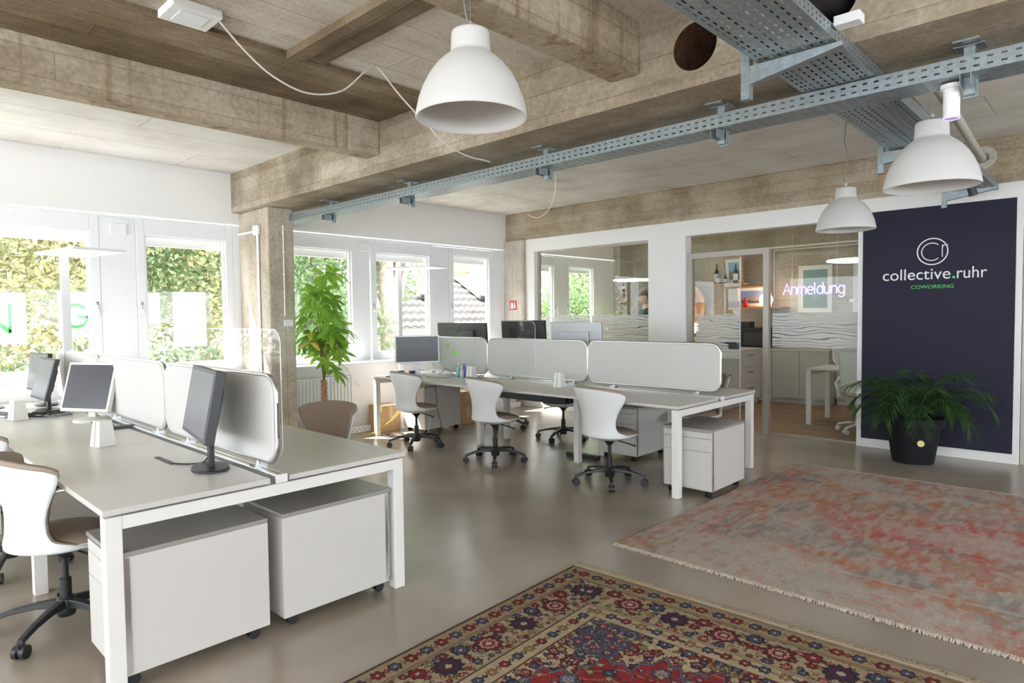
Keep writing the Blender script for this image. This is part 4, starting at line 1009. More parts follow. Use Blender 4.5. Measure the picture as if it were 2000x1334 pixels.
mb.build('tray_cables', m_cabley, t1, smooth=True)
for yy in (7.12, 6.05, 4.72, 3.10, 1.75, .55):
    br = MB().box(-.02, .02, -.05, .05, .136, .145).box(.085, .125, -.022, .022, -.075, .14)
    br.box(-.01, .10, -.022, -.018, -.055, -.004).box(-.01, .10, .018, .022, -.055, -.004).box(.126, .128, -.03, .03, -.08, .02)
    br.box(.06, .15, -.06, .06, .138, .145)
    o = br.build('hanger_bracket', m_galv, t1, bevel=.001); o.location = (0, yy, 0)
t2 = thing('cable_tray', 'wide perforated steel cable tray crossing below the girder towards the navy panel', 'cable tray', (1.2, .92, 2.627))
LW = 6.52; Wd = .338
mb = MB(); perf(mb, M_side('X', 0, 0, 0), LW, .056, .045, .014, [.016, .040], .009); mb.build('side_rail', m_galv, t2, solid=.002)
mb = MB(); perf(mb, M_side('X', 0, Wd, 0), LW, .056, .045, .014, [.016, .040], .009); mb.build('side_rail', m_galv, t2, solid=.002)
mb = MB(); perf(mb, Matrix.Identity(4), LW, Wd, .062, .036, [.03, .05, .09, .125, .16, .195, .23, .265, .29, .31], .009); mb.build('tray_bottom', m_galv, t2, solid=.002)
mb = MB()
for k in range(7): mb.tube([(xx, .05 + .04 * k + .012 * math.sin(xx * 1.3 + k), .015 + .008 * (k % 3)) for xx in np.arange(0, LW - .05, .25)], .009, n=6)
mb.build('tray_cables', m_cableb, t2, smooth=True)
for xx in (1.78, 4.05, 6.25):
    mb = MB()
    mb.add([(xx - .02, -.03, -.03), (xx - .02, Wd + .03, -.095), (xx - .02, Wd + .03, -.012), (xx - .02, -.03, -.012), (xx + .02, -.03, -.03), (xx + .02, Wd + .03, -.095), (xx + .02, Wd + .03, -.012), (xx + .02, -.03, -.012)], [(0, 1, 2, 3), (7, 6, 5, 4), (0, 4, 5, 1), (3, 2, 6, 7), (0, 3, 7, 4), (1, 5, 6, 2)])
    mb.box(xx - .022, xx + .022, Wd + .03, Wd + .07, -.16, .49)
    o = mb.build('cantilever_arm', m_galv, t2, bevel=.001)
MB().box(1.15, 1.21, -.05, -.005, .015, .075).build('cable_gland', m_letter, t2, bevel=.006)
jb = MB().box(-.035, .035, -.05, .05, -.02, .02).cyl((0, .05, 0), (0, .075, 0), .008, n=8).build('junction_box', m_letter, bevel=.006, loc=(2.95, .862, 2.685)); tag(jb, 'small white junction box beside the wide cable tray', 'junction box')
# cable sagging across the ceiling
sc = [(1.50, 3.60, 3.10), (1.64, 3.62, 2.99), (1.82, 3.64, 2.89), (2.05, 3.65, 2.845), (2.28, 3.64, 2.91), (2.45, 3.63, 3.07), (2.53, 3.63, 3.125), (2.58, 3.62, 3.10), (2.70, 3.60, 2.98), (2.90, 3.58, 2.83), (3.10, 3.58, 2.715), (3.30, 3.58, 2.665), (3.47, 3.575, 2.66), (3.53, 3.57, 2.655)]
coil('ceiling_cable', 'white cable sagging from the ceiling box to the narrow cable tray', sc, .0055, m_cablew)
coil('ceiling_cable', 'thin pale cable hanging in a loop below the narrow cable tray', [(3.72, 3.08, 2.50), (3.76, 3.12, 2.40), (3.85, 3.25, 2.30), (4.00, 3.50, 2.27), (4.15, 3.75, 2.34)], .003, m_cablew)
sm = thing('ceiling_box', 'white square ceiling luminaire with a raised rim under the concrete', 'ceiling light', (1.385, 3.67, 3.13))
MB().box(-.125, .125, -.115, .115, -.045, -.0005).build('housing', m_letter, sm, bevel=.004)
MB().box(-.075, .075, -.07, .07, -.050, -.0455).build('diffuser', mat('opal_diffuser', (.80, .82, .86), .35), sm, bevel=.003)
sp_ = thing('spotlight', 'white cylindrical spotlight hanging under the narrow cable tray', 'spotlight', (3.66, .62, 2.535))
MB().cyl((0, 0, 0), (0, 0, -.02), .045, n=24).cyl((0, 0, -.02), (0, 0, -.155), .034, n=28).build('body', m_letter, sp_, smooth=False)
MB().lathe([(.0345, -.148), (.0355, -.152), (.0355, -.158), (.030, -.158), (.030, -.152), (0, -.150)], 28).build('lens_ring', mat('violet_lens', (.4, .35, .9), .3, emis=(.30, .22, 1.0), es=1.0), sp_)
sp2 = thing('spotlight', 'small black spotlight at the end of the wide cable tray', 'spotlight', (6.75, 1.0, 2.613))
MB().cyl((0, 0, -.035), (0, 0, .012), .022, n=18).cyl((0, 0, -.035), (0, 0, -.06), .006, n=8).cyl((0.0, 0, -.06), (.03, -.02, -.15), .03, .034, n=18).build('body', m_black, sp2)
pp = thing('ceiling_pipe', 'cream painted pipe beside the wide cable tray entering the far beam', 'pipe', (0, 0, 0))
MB().tube([(4.3, .845, 2.84), (5.2, .90, 2.86), (6.5, .98, 2.90), (7.55, 1.04, 2.935), (7.758, 1.05, 2.94)], .034, n=20).build('pipe', m_pipe, pp, smooth=True)
MB().lathe([(0, 0), (.105, 0), (.11, .010), (.10, .018), (.05, .018)], 32, (0, 0, 0)).build('wall_collar', m_pipe, pp, loc=(7.758, 1.05, 2.955)).rotation_euler = (0, -PI / 2, 0)
cv = MB().lathe([(0, 0), (.10, 0), (.10, .008), (0, .010)], 32).build('hole_cover', mat('plywood_disc', (.50, .34, .20), .7), loc=(7.758, 1.86, 2.88)); cv.rotation_euler = (0, -PI / 2, 0); tag(cv, 'round tan cover over a pipe hole in the far beam', 'cover')
du = MB().tube([(1.9, 1.03, 2.92), (3.0, 1.03, 2.92), (3.9, 1.03, 2.92)], .085, n=24).build('duct_pipe', m_black, smooth=True); tag(du, 'black duct passing through the bored hole in the girder above the wide tray', 'duct')

# ---------------------------------------------------------------- free-standing luminaires
def luminaire(x, y, z, rz, hw, hl, pole, label, zp=0.0):
    t = thing('floor_lamp', label, 'floor lamp', (x, y, 0), rz)
    B(-hw / 2, hw / 2, -hl, .06, z, z + .022).build('lamp_head', m_letter, t, bevel=.004)
    B(-hw / 2 + .01, hw / 2 - .01, -hl + .01, .05, z - .003, z - .0005).build('diffuser', mat('luminaire_diffuser', (.92, .92, .92), .4, emis=(1, 1, 1), es=.35) if 'luminaire_diffuser' not in bpy.data.materials else bpy.data.materials['luminaire_diffuser'], t)
    B(-.035, .035, -.012, .012, zp, z - .003).build('pole', m_letter, t, bevel=.004)
    if zp < .1: MB().box(-.2, .2, -.03, .15, 0, .012).build('base', m_letter, t, bevel=.003)
    return t
luminaire(1.415, 6.72, 2.04, R_(10), .40, .66, 0, 'white T-shaped luminaire rising from the middle of the window-side bench', zp=.757)
luminaire(5.16, 6.94, 2.09, R_(12), .38, .66, 0, 'white T-shaped floor luminaire at the window end of the far bench')
tl = thing('table_lamp', 'small lamp with grey conical shade at the window end of the bench', 'table lamp', (.86, 6.9, .7425))
MB().lathe([(.105, .657), (.045, .812), (.042, .812), (.100, .659)], 32).build('lamp_shade', mat('grey_shade', (.42, .41, .40), .7), tl, smooth=True)
MB().cyl((0, 0, .0), (0, 0, .80), .007, n=10).build('stem', m_black, tl)
MB().lathe([(0, 0), (.13, 0), (.13, .012), (.02, .02), (0, .02)], 28).build('base', m_black, tl)

# ---------------------------------------------------------------- window film letters
def film(x0, x1, z0, z1, label):
    t = thing('window_film', label, 'window film', (x0, 7.5665, z0))
    B(0, x1 - x0, 0, .0015, 0, z1 - z0).build('film_sheet', m_film, t); return t
f1 = film(.80, 1.275, 1.26, 1.74, 'white film square with a green letter N on the left window')
mb = MB(); M0 = M_xz(0, -.001, 0)
def bar(mb, a, b, w, M, t=.001):
    a = Vector(a); b = Vector(b); d = (b - a).normalized(); nrm = Vector((-d.y, d.x)) * w / 2
    mb.prism([tuple(a - nrm), tuple(b - nrm), tuple(b + nrm), tuple(a + nrm)], M, t)
bar(mb, (.10, .10), (.10, .38), .035, M0); bar(mb, (.10, .37), (.35, .11), .035, M0); bar(mb, (.35, .10), (.35, .38), .022, M0)
mb.build('letter', m_greenw, f1)
f2 = film(1.53, 1.80, 1.30, 1.755, 'white film square with a green letter G beside the window frame')
mb = MB(); a_ = []
n = 30
for i in range(n):
    t0, t1_ = math.radians(40 + 320 * i / n), math.radians(40 + 320 * (i + 1) / n)
    P_ = lambda r, t: (.145 + r * .90 * math.cos(t), .22 + r * math.sin(t))
    mb.prism([P_(.095, t0), P_(.125, t0), P_(.125, t1_), P_(.095, t1_)], M0, .001)
mb.box(.165, .255, -.002, -.001, .195, .222); mb.build('letter', m_greenw, f2)
film(2.325, 2.45, 1.38, 1.76, 'narrow blank white film strip at the left edge of the second window')
film(2.58, 2.93, 1.17, 1.775, 'blank white film rectangle in the middle of the second window')

# ---------------------------------------------------------------- radiators and floor trunking, wall boxes
def radiator(x0, x1, label):
    t = thing('radiator', label, 'radiator', ((x0 + x1) / 2, 7.17, 0)); w = (x1 - x0) / 2
    mb = MB().box(-w, w, -.02, .03, .14, .74)
    k = int((x1 - x0) / .045)
    for i in range(k): mb.box(-w + (i + .3) * 2 * w / k, -w + (i + .8) * 2 * w / k, -.032, -.02, .16, .72)
    mb.build('panel', m_radi, t, bevel=.003)
    mb = MB()
    for i in range(k): mb.box(-w + (i + .2) * 2 * w / k, -w + (i + .8) * 2 * w / k, -.018, .028, .741, .744)
    mb.build('top_grille', m_silver, t)
    MB().cyl((w, -.0, .62), (w + .05, 0, .62), .022, n=14).cyl((w + .05, 0, .62), (w + .11, 0, .62), .024, n=14).build('thermostat_valve', m_letter, t)
    MB().cyl((w - .02, .0, 0), (w - .02, 0, .15), .008, n=8).cyl((-w + .02, 0, 0), (-w + .02, 0, .15), .008, n=8).build('radiator_pipe', m_letter, t)
    return t
radiator(3.75, 4.56, 'white ribbed radiator behind the tall money tree')
radiator(5.75, 6.9, 'white ribbed radiator under the window behind the far bench')
radiator(.2, 1.9, 'long white radiator under the left window')
tr = thing('cable_trunking', 'perforated white floor trunking along the window wall', 'cable trunking', (3.65, 7.10, 0))
MB().box(0, 4.0, 0, .06, 0.001, .075).build('duct', m_letter, tr, bevel=.003)
mb = MB()
for i in range(60): mb.box(.1 + i * .065, .118 + i * .065, -.001, 0, .048, .056).box(.13 + i * .065, .148 + i * .065, -.001, 0, .022, .030)
mb.build('slots', m_dkgrey, tr)
cd = thing('conduit', 'thin white conduit running down the concrete column', 'conduit', (3.47, 6.772, 0))
MB().cyl((0, 0, 1.50), (0, 0, 2.5), .008, n=10).build('tube', m_letter, cd)
for z in (1.7, 1.95, 2.2, 2.4): MB().box(-.013, .013, -.006, .006, z, z + .015).build('clip', m_letter, cd)
so = MB().box(-.065, .04, -.014, .006, -.035, .035).build('light_switch', m_letter, bevel=.004, loc=(3.52, 6.773, 1.42)); tag(so, 'white double light switch on the front of the concrete column', 'light switch')
cd = thing('conduit', 'white cable duct running down the window side of the concrete column', 'conduit', (3.292, 7.0, 0))
MB().box(-.012, .0, -.02, .02, .9, 2.45).box(-.03, 0, -.05, .07, 2.40, 2.50).box(-.012, 0, .07, .50, 2.43, 2.455).build('duct', m_letter, cd, bevel=.002)
for x, z, lab in ((2.05, 2.40, 'white square box on the wide panel between the left windows'), (4.985, 2.42, 'white square box on the panel beside the money tree window')):
    o = B(-.075, .075, -.03, 0, -.06, .06).build('wall_box', m_letter, bevel=.005, loc=(x, 7.504, z)); tag(o, lab, 'wall box', 'white boxes above the window panels')

# ---------------------------------------------------------------- plants
m_leafb = leaf_mat('money_tree_leaf', (.16, .36, .04), (.36, .60, .09), .6, 5, .3)
m_leafy = leaf_mat('yellow_leaf', (.60, .45, .10), (.70, .55, .15), .5)
m_palm = leaf_mat('palm_leaf', (.03, .085, .02), (.07, .17, .04), .25, 6, .4)
m_bark = mat('braided_bark', (.42, .24, .13), .85, noise=.3, nscale=40)
m_stem = mat('green_brown_stem', (.22, .20, .08), .7)
def leaf(mb, p, d, up, L, w, droop=.35, n=5, fold=.12):
    d = Vector(d).normalized(); up = Vector(up); s = d.cross(up)
    s = s.normalized() if s.length > 1e-4 else Vector((1, 0, 0)); up = s.cross(d).normalized()
    vs = []; p = Vector(p)
    for i in range(n + 1):
        t = i / n; ww = w * (math.sin(PI * t ** 1.15) ** .75 if 0 < t < 1 else 0.02)
        c_ = p + d * (L * t) + Vector((0, 0, -1)) * (droop * L * t * t)
        vs += [c_ - s * ww + up * ww * fold * 2, c_, c_ + s * ww + up * ww * fold * 2]
    fs = []
    for i in range(n):
        a = i * 3; fs += [(a, a + 1, a + 4, a + 3), (a + 1, a + 2, a + 5, a + 4)]
    mb.add(vs, fs)
q = random.Random(21)
mt = thing('money_tree', 'tall potted money tree with bright green hand-shaped leaves against the window', 'plant', (3.84, 6.62, 0))
MB().lathe([(0, 0), (.13, 0), (.17, .28), (.18, .30), (.165, .30), (.15, .27), (0, .26)], 32).build('plant_pot', m_pot, mt)
MB().lathe([(0, .262), (.148, .262), (0, .275)], 24).build('soil', m_soil, mt)
mb = MB()
for k in range(3): mb.tube([(.018 * math.cos(z * 22 + k * 2.1), .018 * math.sin(z * 22 + k * 2.1), .26 + z * .50) for z in np.linspace(0, 1, 30)], .017, n=8)
mb.build('braided_trunk', m_bark, mt, smooth=True)
br = MB(); lv = MB(); ly = MB()
tops = []
for k in range(8):
    a = k * 2.4; h = q.uniform(1.25, 2.0); r = q.uniform(.03, .17)
    p0 = Vector((0, 0, .74 + .03 * k)); p1 = Vector((r * .5 * math.cos(a), r * .5 * math.sin(a), (p0.z + h) / 2)); p2 = Vector((r * math.cos(a), r * math.sin(a), h))
    br.tube([p0, p1, p2], [.009, .007, .004], n=6); tops.append((p1, p2))
def hand(p, R=.20, n=6, mbx=None):
    """palmate leaf: petiole then fingers"""
    a = q.uniform(0, 2 * PI); el = q.uniform(-.1, .8); pl = q.uniform(.10, .24)
    c_ = Vector(p) + Vector((math.cos(a) * math.cos(el), math.sin(a) * math.cos(el), math.sin(el))) * pl
    c_.y = min(c_.y, .42); br.tube([p, c_], [.003, .002], n=5)
    ax = Vector((math.cos(a) * .6, math.sin(a) * .6, .6)).normalized()
    for i in range(n):
        b = 2 * PI * i / n + q.uniform(-.2, .2)
        u = ax.orthogonal().normalized(); w = ax.cross(u)
        d = (u * math.cos(b) + w * math.sin(b) + Vector((math.cos(a), math.sin(a), 0)) * .35 + Vector((0, 0, -.12))).normalized()
        leaf(mbx or lv, c_, d, ax, R * q.uniform(.75, 1.1), R * .155, q.uniform(.1, .4), 8)
for p1, p2 in tops:
    for t in np.linspace(0, 1, 4):
        p = p1.lerp(p2, t)
        hand(p, q.uniform(.19, .25))
for _ in range(9): hand(Vector((q.uniform(-.02, .12), q.uniform(-.10, .05), q.uniform(.78, 1.15))), .19)
for _ in range(2): hand(Vector((-.08, -.02, 1.12)), .16, 3, ly)
lim = lambda V_: [(max(x, -.23), min(y, .52), z) for x, y, z in V_]
lv.v = lim(lv.v); br.v = lim(br.v)
br.build('branches', m_stem, mt, smooth=True); o = lv.build('leaves', m_leafb, mt, smooth=True); o['kind'] = 'stuff'; ly.build('yellow_leaves', m_leafy, mt, smooth=True)

pt = thing('potted_palm', 'bushy palm in a black pot in front of the navy panel', 'plant', (7.30, 1.51, 0))
MB().lathe([(0, 0), (.175, 0), (.18, .01), (.232, .345), (.255, .35), (.262, .36), (.268, .44), (.258, .445), (.245, .43), (.225, .40), (0, .39)], 48).build('plant_pot', m_pot, pt, smooth=False)
MB().lathe([(0, .405), (.226, .395), (.226, .385)], 24).build('soil', m_soil, pt)
bd = MB().cyl((-.225, -.11, .22), (-.232, -.113, .22), .030, n=24).build('gold_badge', mat('gold_badge', (.75, .70, .25), .4), pt)
q = random.Random(8)
for k in range(32):
    a = k * 2.399; el = 1.52 - .72 * (k / 32) ** .9 + q.uniform(-.08, .08); L_ = q.uniform(.62, .92) if k < 20 else q.uniform(.50, .78)
    dx = math.cos(a); dy = math.sin(a)
    if dx > .2: L_ *= .62
    mb = MB(); n = 16; pts = []
    p = Vector((dx * .05, dy * .05, .40)); e = el
    for i in range(n + 1):
        pts.append(p.copy()); e = el - (1.7 if k < 16 else 2.3) * (i / n) ** 1.6
        p = p + Vector((dx * math.cos(e), dy * math.cos(e), math.sin(e))) * (L_ / n)
    mb.tube(pts, [.0045 - .003 * i / n for i in range(n + 1)], n=5)
    for i in range(5, n + 1):
        for sub in (0, .5):
            if i + sub > n: continue
            c_ = pts[i].lerp(pts[min(i + 1, n)], sub); tdir = (pts[min(i + 1, n)] - pts[i - 1]).normalized(); s = tdir.cross(Vector((0, 0, 1))).normalized()
            ll = .17 * math.sin(PI * min(.98, (i + sub - 3) / (n - 1))) ** .6 + .05
            for sg in (-1, 1):
                d = (s * sg * q.uniform(.5, .8) + tdir * .75 + Vector((0, 0, q.uniform(-.3, .1)))).normalized()
                leaf(mb, c_, d, Vector((0, 0, 1)), ll * q.uniform(.85, 1.1), .0036, .35, 3, .5)
    mb.v = [(min(x, .44), y, max(z, .03)) for x, y, z in mb.v]
    mb.build('frond', m_palm, pt, smooth=True)

# ---------------------------------------------------------------- office behind the partition
def cabinet(x0, x1, y0, y1, z1, label, nd, drawers=0, plinth=.08):
    t = thing('office_cabinet', label, 'cabinet', ((x0 + x1) / 2, (y0 + y1) / 2, 0)); hx_ = (x1 - x0) / 2; hy_ = (y1 - y0) / 2
    B(-hx_ + .02, hx_, -hy_, hy_, plinth, z1 - .022).build('carcass', m_cab, t)
    B(-hx_ + .04, hx_, -hy_ + .01, hy_ - .01, 0, plinth).build('plinth', m_cab, t)
    B(-hx_ - .005, hx_, -hy_, hy_, z1 - .0215, z1).build('worktop', m_deskedge, t, bevel=.002)
    w = 2 * hy_ / nd
    for i in range(nd):
        a = -hy_ + i * w
        if drawers:
            h = (z1 - .022 - plinth) / drawers
            for j in range(drawers):
                d = B(-hx_, -hx_ + .0195, a + .002, a + w - .002, plinth + j * h + .002, plinth + (j + 1) * h - .002).build('drawer', m_cab, t, bevel=.001)
                MB().tube([(-hx_, a + w / 2 - .06, plinth + (j + .7) * h), (-hx_ - .025, a + w / 2 - .06, plinth + (j + .7) * h), (-hx_ - .025, a + w / 2 + .06, plinth + (j + .7) * h), (-hx_, a + w / 2 + .06, plinth + (j + .7) * h)], .005, n=6).build('handle', m_dkgrey, d)
        else:
            B(-hx_, -hx_ + .0195, a + .004, a + w - .004, plinth + .004, z1 - .026).build('door', m_cab, t, bevel=.001)
    return t
cabinet(10.70, 11.38, 3.37, 4.70, .88, 'white base cabinet run with plain doors against the office back wall', 3)
cabinet(11.0, 11.38, 1.2, 3.36, .86, 'set-back white low cabinet behind the office desk', 3)
cabinet(10.80, 11.38, 5.20, 6.60, 1.02, 'low white sideboard under the round cork disc', 2)
dc = cabinet(-.24, .24, -.80, .80, .90, 'grey-white drawer cabinet with dark handles just inside the office door', 2, 3)
dc.location = (9.75, 4.62, 0); dc.rotation_euler = (0, 0, PI / 2)
shelf1 = B(10.95, 11.399, 4.85, 5.48, 1.975, 2.000).build('wall_shelf', m_oak); tag(shelf1, 'upper oak wall shelf with bottles in the office', 'shelf')
shelf2 = B(10.95, 11.399, 4.20, 5.22, 1.545, 1.570).build('wall_shelf', m_oak); tag(shelf2, 'lower oak wall shelf with the globe lamp in the office', 'shelf')
def picture(x, y, z, w, h, label, art, fm=None, rx=0, ry=0, facing='-X'):
    t = thing('picture', label, 'picture', (x, y, z)); t.rotation_euler = (0, ry, 0) if facing == '-X' else (0, 0, PI / 2)
    fm = fm or m_letter; b = .022
    MB().box(-.02, 0, -w / 2, w / 2, 0, b).box(-.02, 0, -w / 2, w / 2, h - b, h).box(-.02, 0, -w / 2, -w / 2 + b, b, h - b).box(-.02, 0, w / 2 - b, w / 2, b, h - b).build('picture_frame', fm, t)
    MB().box(-.012, -.002, -w / 2 + b, w / 2 - b, b, h - b).build('mount', m_letter, t)
    MB().box(-.0135, -.0125, -w / 2 + .075, w / 2 - .075, .075, h - .075).build('print', art, t)
    return t
def art(name, top, midc, bot, hz=.5):
    m, nt, N, L, p = newmat(name)
    tc = N.new('ShaderNodeTexCoord'); sep = N.new('ShaderNodeSeparateXYZ'); L.new(tc.outputs['Generated'], sep.inputs[0])
    n = N.new('ShaderNodeTexNoise'); n.inputs['Scale'].default_value = 3; n.inputs['Detail'].default_value = 6; L.new(tc.outputs['Generated'], n.inputs['Vector'])
    a = N.new('ShaderNodeMath'); a.operation = 'MULTIPLY_ADD'; a.inputs[1].default_value = .5; L.new(n.outputs['Fac'], a.inputs[0]); L.new(sep.outputs['Z'], a.inputs[2])
    r = N.new('ShaderNodeValToRGB'); r.color_ramp.interpolation = 'EASE'; e = r.color_ramp.elements
    e[0].position = hz; e[0].color = (*bot, 1); e[1].position = hz + .35; e[1].color = (*top, 1); k = e.new(hz + .13); k.color = (*midc, 1)
    L.new(a.outputs[0], r.inputs[0]); L.new(r.outputs[0], p.inputs['Base Color']); p.inputs['Roughness'].default_value = .4; return m
picture(11.18, 5.11, 2.001, .34, .46, 'framed print of a green tree under blue sky leaning on the upper shelf', art('art_tree', (.25, .45, .62), (.16, .24, .10), (.30, .16, .09)), m_oak, ry=-.18)
picture(11.20, 4.76, 1.571, .62, .37, 'framed mountain print leaning on the lower shelf behind the red figure', art('art_mountain', (.25, .36, .60), (.50, .32, .22), (.14, .15, .20), .45), m_oak, ry=-.15)
picture(11.395, 3.81, 1.47, .54, .79, 'large framed blue and green landscape print behind the neon sign', art('art_lake', (.20, .38, .42), (.16, .30, .36), (.08, .17, .12)))
picture(11.395, 2.95, 1.47, .54, .79, 'second large framed print, cut off by the edge of the navy panel', art('art_lake2', (.4, .42, .40), (.3, .34, .34), (.2, .22, .2)))
picture(10.95, 7.34, 1.70, .26, .36, 'small framed dark green print on the office pilaster', art('art_leaf', (.03, .07, .04), (.04, .12, .05), (.02, .05, .03)), m_oak, facing='Y')
def bottle(x, y, z, h, r, c_, label, nk=.3):
    t = thing('bottle', label, 'bottle', (x, y, z), 0, 'bottles on the office shelf')
    nm = 'glass_%.2f_%.2f_%.2f' % c_
    MB().lathe([(0, 0), (r * .95, 0), (r, .01), (r, h * (.62)), (r * nk, h * .78), (r * nk, h), (0, h)], 20).build('body', bpy.data.materials.get(nm) or mat(nm, c_, .2), t, smooth=True)
    MB().lathe([(r + .001, h * .15), (r + .001, h * .5)], 20).build('label', m_letter, t); return t
bottle(11.1, 5.42, 2.001, .36, .037, (.02, .015, .015), 'tall dark wine bottle at the left of the upper shelf')
bottle(11.02, 5.35, 2.001, .20, .055, (.45, .45, .47), 'squat pale bottle in front of the wine bottle')
bottle(11.12, 5.30, 2.001, .26, .035, (.55, .58, .56), 'clear glass bottle behind the squat pale one')
bottle(11.04, 5.23, 2.001, .17, .030, (.12, .03, .02), 'small brown bottle beside the leaning tree print')
bottle(11.0, 5.02, 2.001, .33, .04, (.01, .01, .012), 'black bottle in front of the leaning tree print')
gl = thing('globe_lamp', 'glowing round globe lamp on the lower office shelf', 'lamp', (11.05, 4.50, 1.5705))
MB().lathe([(0, 0), (.06, 0), (.06, .02), (0, .02)], 20).build('lamp_base', m_oak, gl)
MB().lathe([(.11 * math.sin(PI * i / 20), .125 - .11 * math.cos(PI * i / 20)) for i in range(21)], 32).build('globe', mat('glowing_globe', (1, .9, .75), .5, emis=(1.0, .70, .42), es=5), gl, smooth=True)
rf = thing('red_figure', 'small glossy red figurine on the lower office shelf', 'figurine', (11.0, 4.84, 1.5705))
MB().lathe([(0, 0), (.045, 0), (.05, .05), (.03, .10), (.018, .12), (.026, .14), (.022, .165), (0, .172)], 20, (0, 0, 0), 1, 1.1).build('body', mat('glossy_red', (.6, .02, .03), .25), rf, smooth=True)
bx = B(-.05, .05, -.11, .11, 0, .11).build('storage_box', mat('brown_box', (.22, .12, .08), .6), loc=(11.05, 5.06, 1.5705), bevel=.004); tag(bx, 'brown box on the lower office shelf', 'box')
mw = thing('microwave', 'black compact oven on the office cabinet', 'microwave', (11.0, 4.62, .8805))
B(-.24, .26, -.30, .30, .012, .34).build('housing', m_black, mw, bevel=.006)
B(-.262, -.2405, -.27, .14, .05, .27).build('door', m_dkgrey, mw)
MB().cyl((-.262, -.215, .26), (-.24, -.215, .26), .02, n=18).cyl((-.262, -.215, .16), (-.24, -.215, .16), .02, n=18).build('knob', m_alu, mw)
rd = B(-.1, .1, -.12, .12, 0, .10).build('speaker_box', m_black, loc=(11.0, 4.84, 1.221), bevel=.004); tag(rd, 'small black box on top of the black oven', 'box')
# round mirror with a wooden rim, standing on the drawer cabinet
rm = thing('round_mirror', 'round cork disc in a pale wooden ring, half hidden by the door frame', 'wall decoration', (11.20, 6.16, 1.60))
MB().lathe([(0, 0), (.40, 0), (.40, .012), (0, .012)], 56).build('disc', m_cork, rm).rotation_euler = (0, -PI / 2, 0)
MB().lathe([(.40, -.01), (.475, -.01), (.475, .03), (.40, .03), (.40, -.01)], 56).build('ring', m_oak, rm, smooth=False).rotation_euler = (0, -PI / 2, 0)
B(.02, .06, -.16, .16, -.58, -.30).build('stand', m_oak, rm)
ol = thing('office_lamp', 'small glowing lamp low beside the door frame in the office', 'lamp', (10.9, 5.78, 1.0205))
MB().lathe([(0, 0), (.07, 0), (.07, .015), (.01, .02), (.01, .10)], 20).build('base', m_oak, ol)
MB().lathe([(0, .10), (.09, .10), (.09, .28), (0, .28)], 28).build('lamp_shade', mat('glowing_shade', (1, .9, .75), .5, emis=(1.0, .72, .45), es=4), ol)
for nm, loc, pw in (('globe_light', (10.9, 4.35, 1.85), 1.6), ('small_lamp_light', (10.75, 5.78, 1.40), 1.6)):
    l = bpy.data.lights.new(nm, 'POINT'); l.energy = pw; l.color = (1, .62, .32); l.shadow_soft_size = .10; o = bpy.data.objects.new(nm, l); o.location = loc; col.objects.link(o)
# round LED discs
for x, y, z, r, lab, grp in ((9.2, 5.95, 2.03, .34, 'thin round white pendant disc seen through the window-side pane', 0), (9.3, 2.55, 2.14, .40, 'thin round white pendant disc above the neon lettering', 0)):
    t = thing('disc_lamp', lab, 'pendant lamp', (x, y, z))
    MB().lathe([(0, 0), (r, 0), (r, .018), (0, .022)], 48).build('disc', bpy.data.materials.get('led_disc') or mat('led_disc', (.9, .9, .9), .5, emis=(1, .97, .92), es=2.6), t)
    MB().cyl((0, 0, .02), (0, 0, 3.125 - z), .002, n=6).build('suspension_wire', m_alu, t)
# conduit on back wall
cd = thing('conduit', 'pair of white conduits along the office back wall', 'conduit', (11.375, 0, 0))
MB().tube([(0, -1, 2.62), (0, 7.0, 2.60)], .018, n=10).tube([(0, -1, 2.57), (0, 4.5, 2.555)], .010, n=8).cyl((0, 4.55, 1.1), (0, 4.55, 2.56), .010, n=8).cyl((0, 4.49, 1.1), (0, 4.49, 2.56), .010, n=8).build('tube', m_letter, cd, smooth=True)
cd = thing('conduit', 'grey conduits down the corner of the office next to the small print', 'conduit', (11.38, 7.0, 0))
MB().cyl((0, 0, .5), (0, 0, 2.65), .018, n=10).cyl((0, -.07, .5), (0, -.07, 2.65), .012, n=8).tube([(0, -.12, .5), (0, -.12, 2.5), (0, -.2, 2.58), (0, -1.3, 2.58)], .012, n=8).build('tube', m_silver, cd, smooth=True)
# office desk and chair
od = thing('office_desk', 'small pale desk inside the office behind the partition glass', 'desk', (0, 0, 0))
B(8.80, 9.60, 1.2, 3.05, .718, .742).build('tabletop', m_desk, od, bevel=.002)
for x, y in ((8.80, 2.99), (9.54, 2.99), (8.80, 1.2), (9.54, 1.2)): B(x, x + .06, y, y + .06, 0, .716).build('leg', m_legw, od, bevel=.002)
B(8.86, 9.54, 3.0, 3.04, .655, .715).build('crossbar', m_legw, od)
screen(9.57, 1.5, 2.95, .755, 1.12, 'grey fabric screen at the back of the office desk', 'office screen')
oc = thing('office_chair', 'all-white mesh-back swivel chair inside the office behind the palm', 'chair', (8.62, 2.30, 0), R_(0))
m_whpl = mat('white_chair_plastic', (.72, .71, .68), .4)
MB().grid(lambda u, v: (-.22 - .06 * v - .05 * math.cos((u - .5) * 2.6) + .05, (u - .5) * (.42 + .04 * v), .50 + .50 * v), 14, 14).build('backrest', m_whpl, oc, smooth=True, solid=.014)
MB().lathe([(0, .43), (.20, .44), (.235, .46), (.23, .485), (.18, .495), (0, .49)], 32).build('seat', m_pad, oc, smooth=True)
MB().tube([(-.22, -.22, .45), (-.24, -.26, .62), (-.05, -.27, .67), (.10, -.25, .67)], .013, n=8).build('armrest', m_whpl, oc, smooth=True)
MB().tube([(-.22, .22, .45), (-.24, .26, .62), (-.05, .27, .67), (.10, .25, .67)], .013, n=8).build('armrest', m_whpl, oc, smooth=True)
MB().cyl((0, 0, .07), (0, 0, .44), .022, n=16).build('gas_lift', m_whpl, oc)
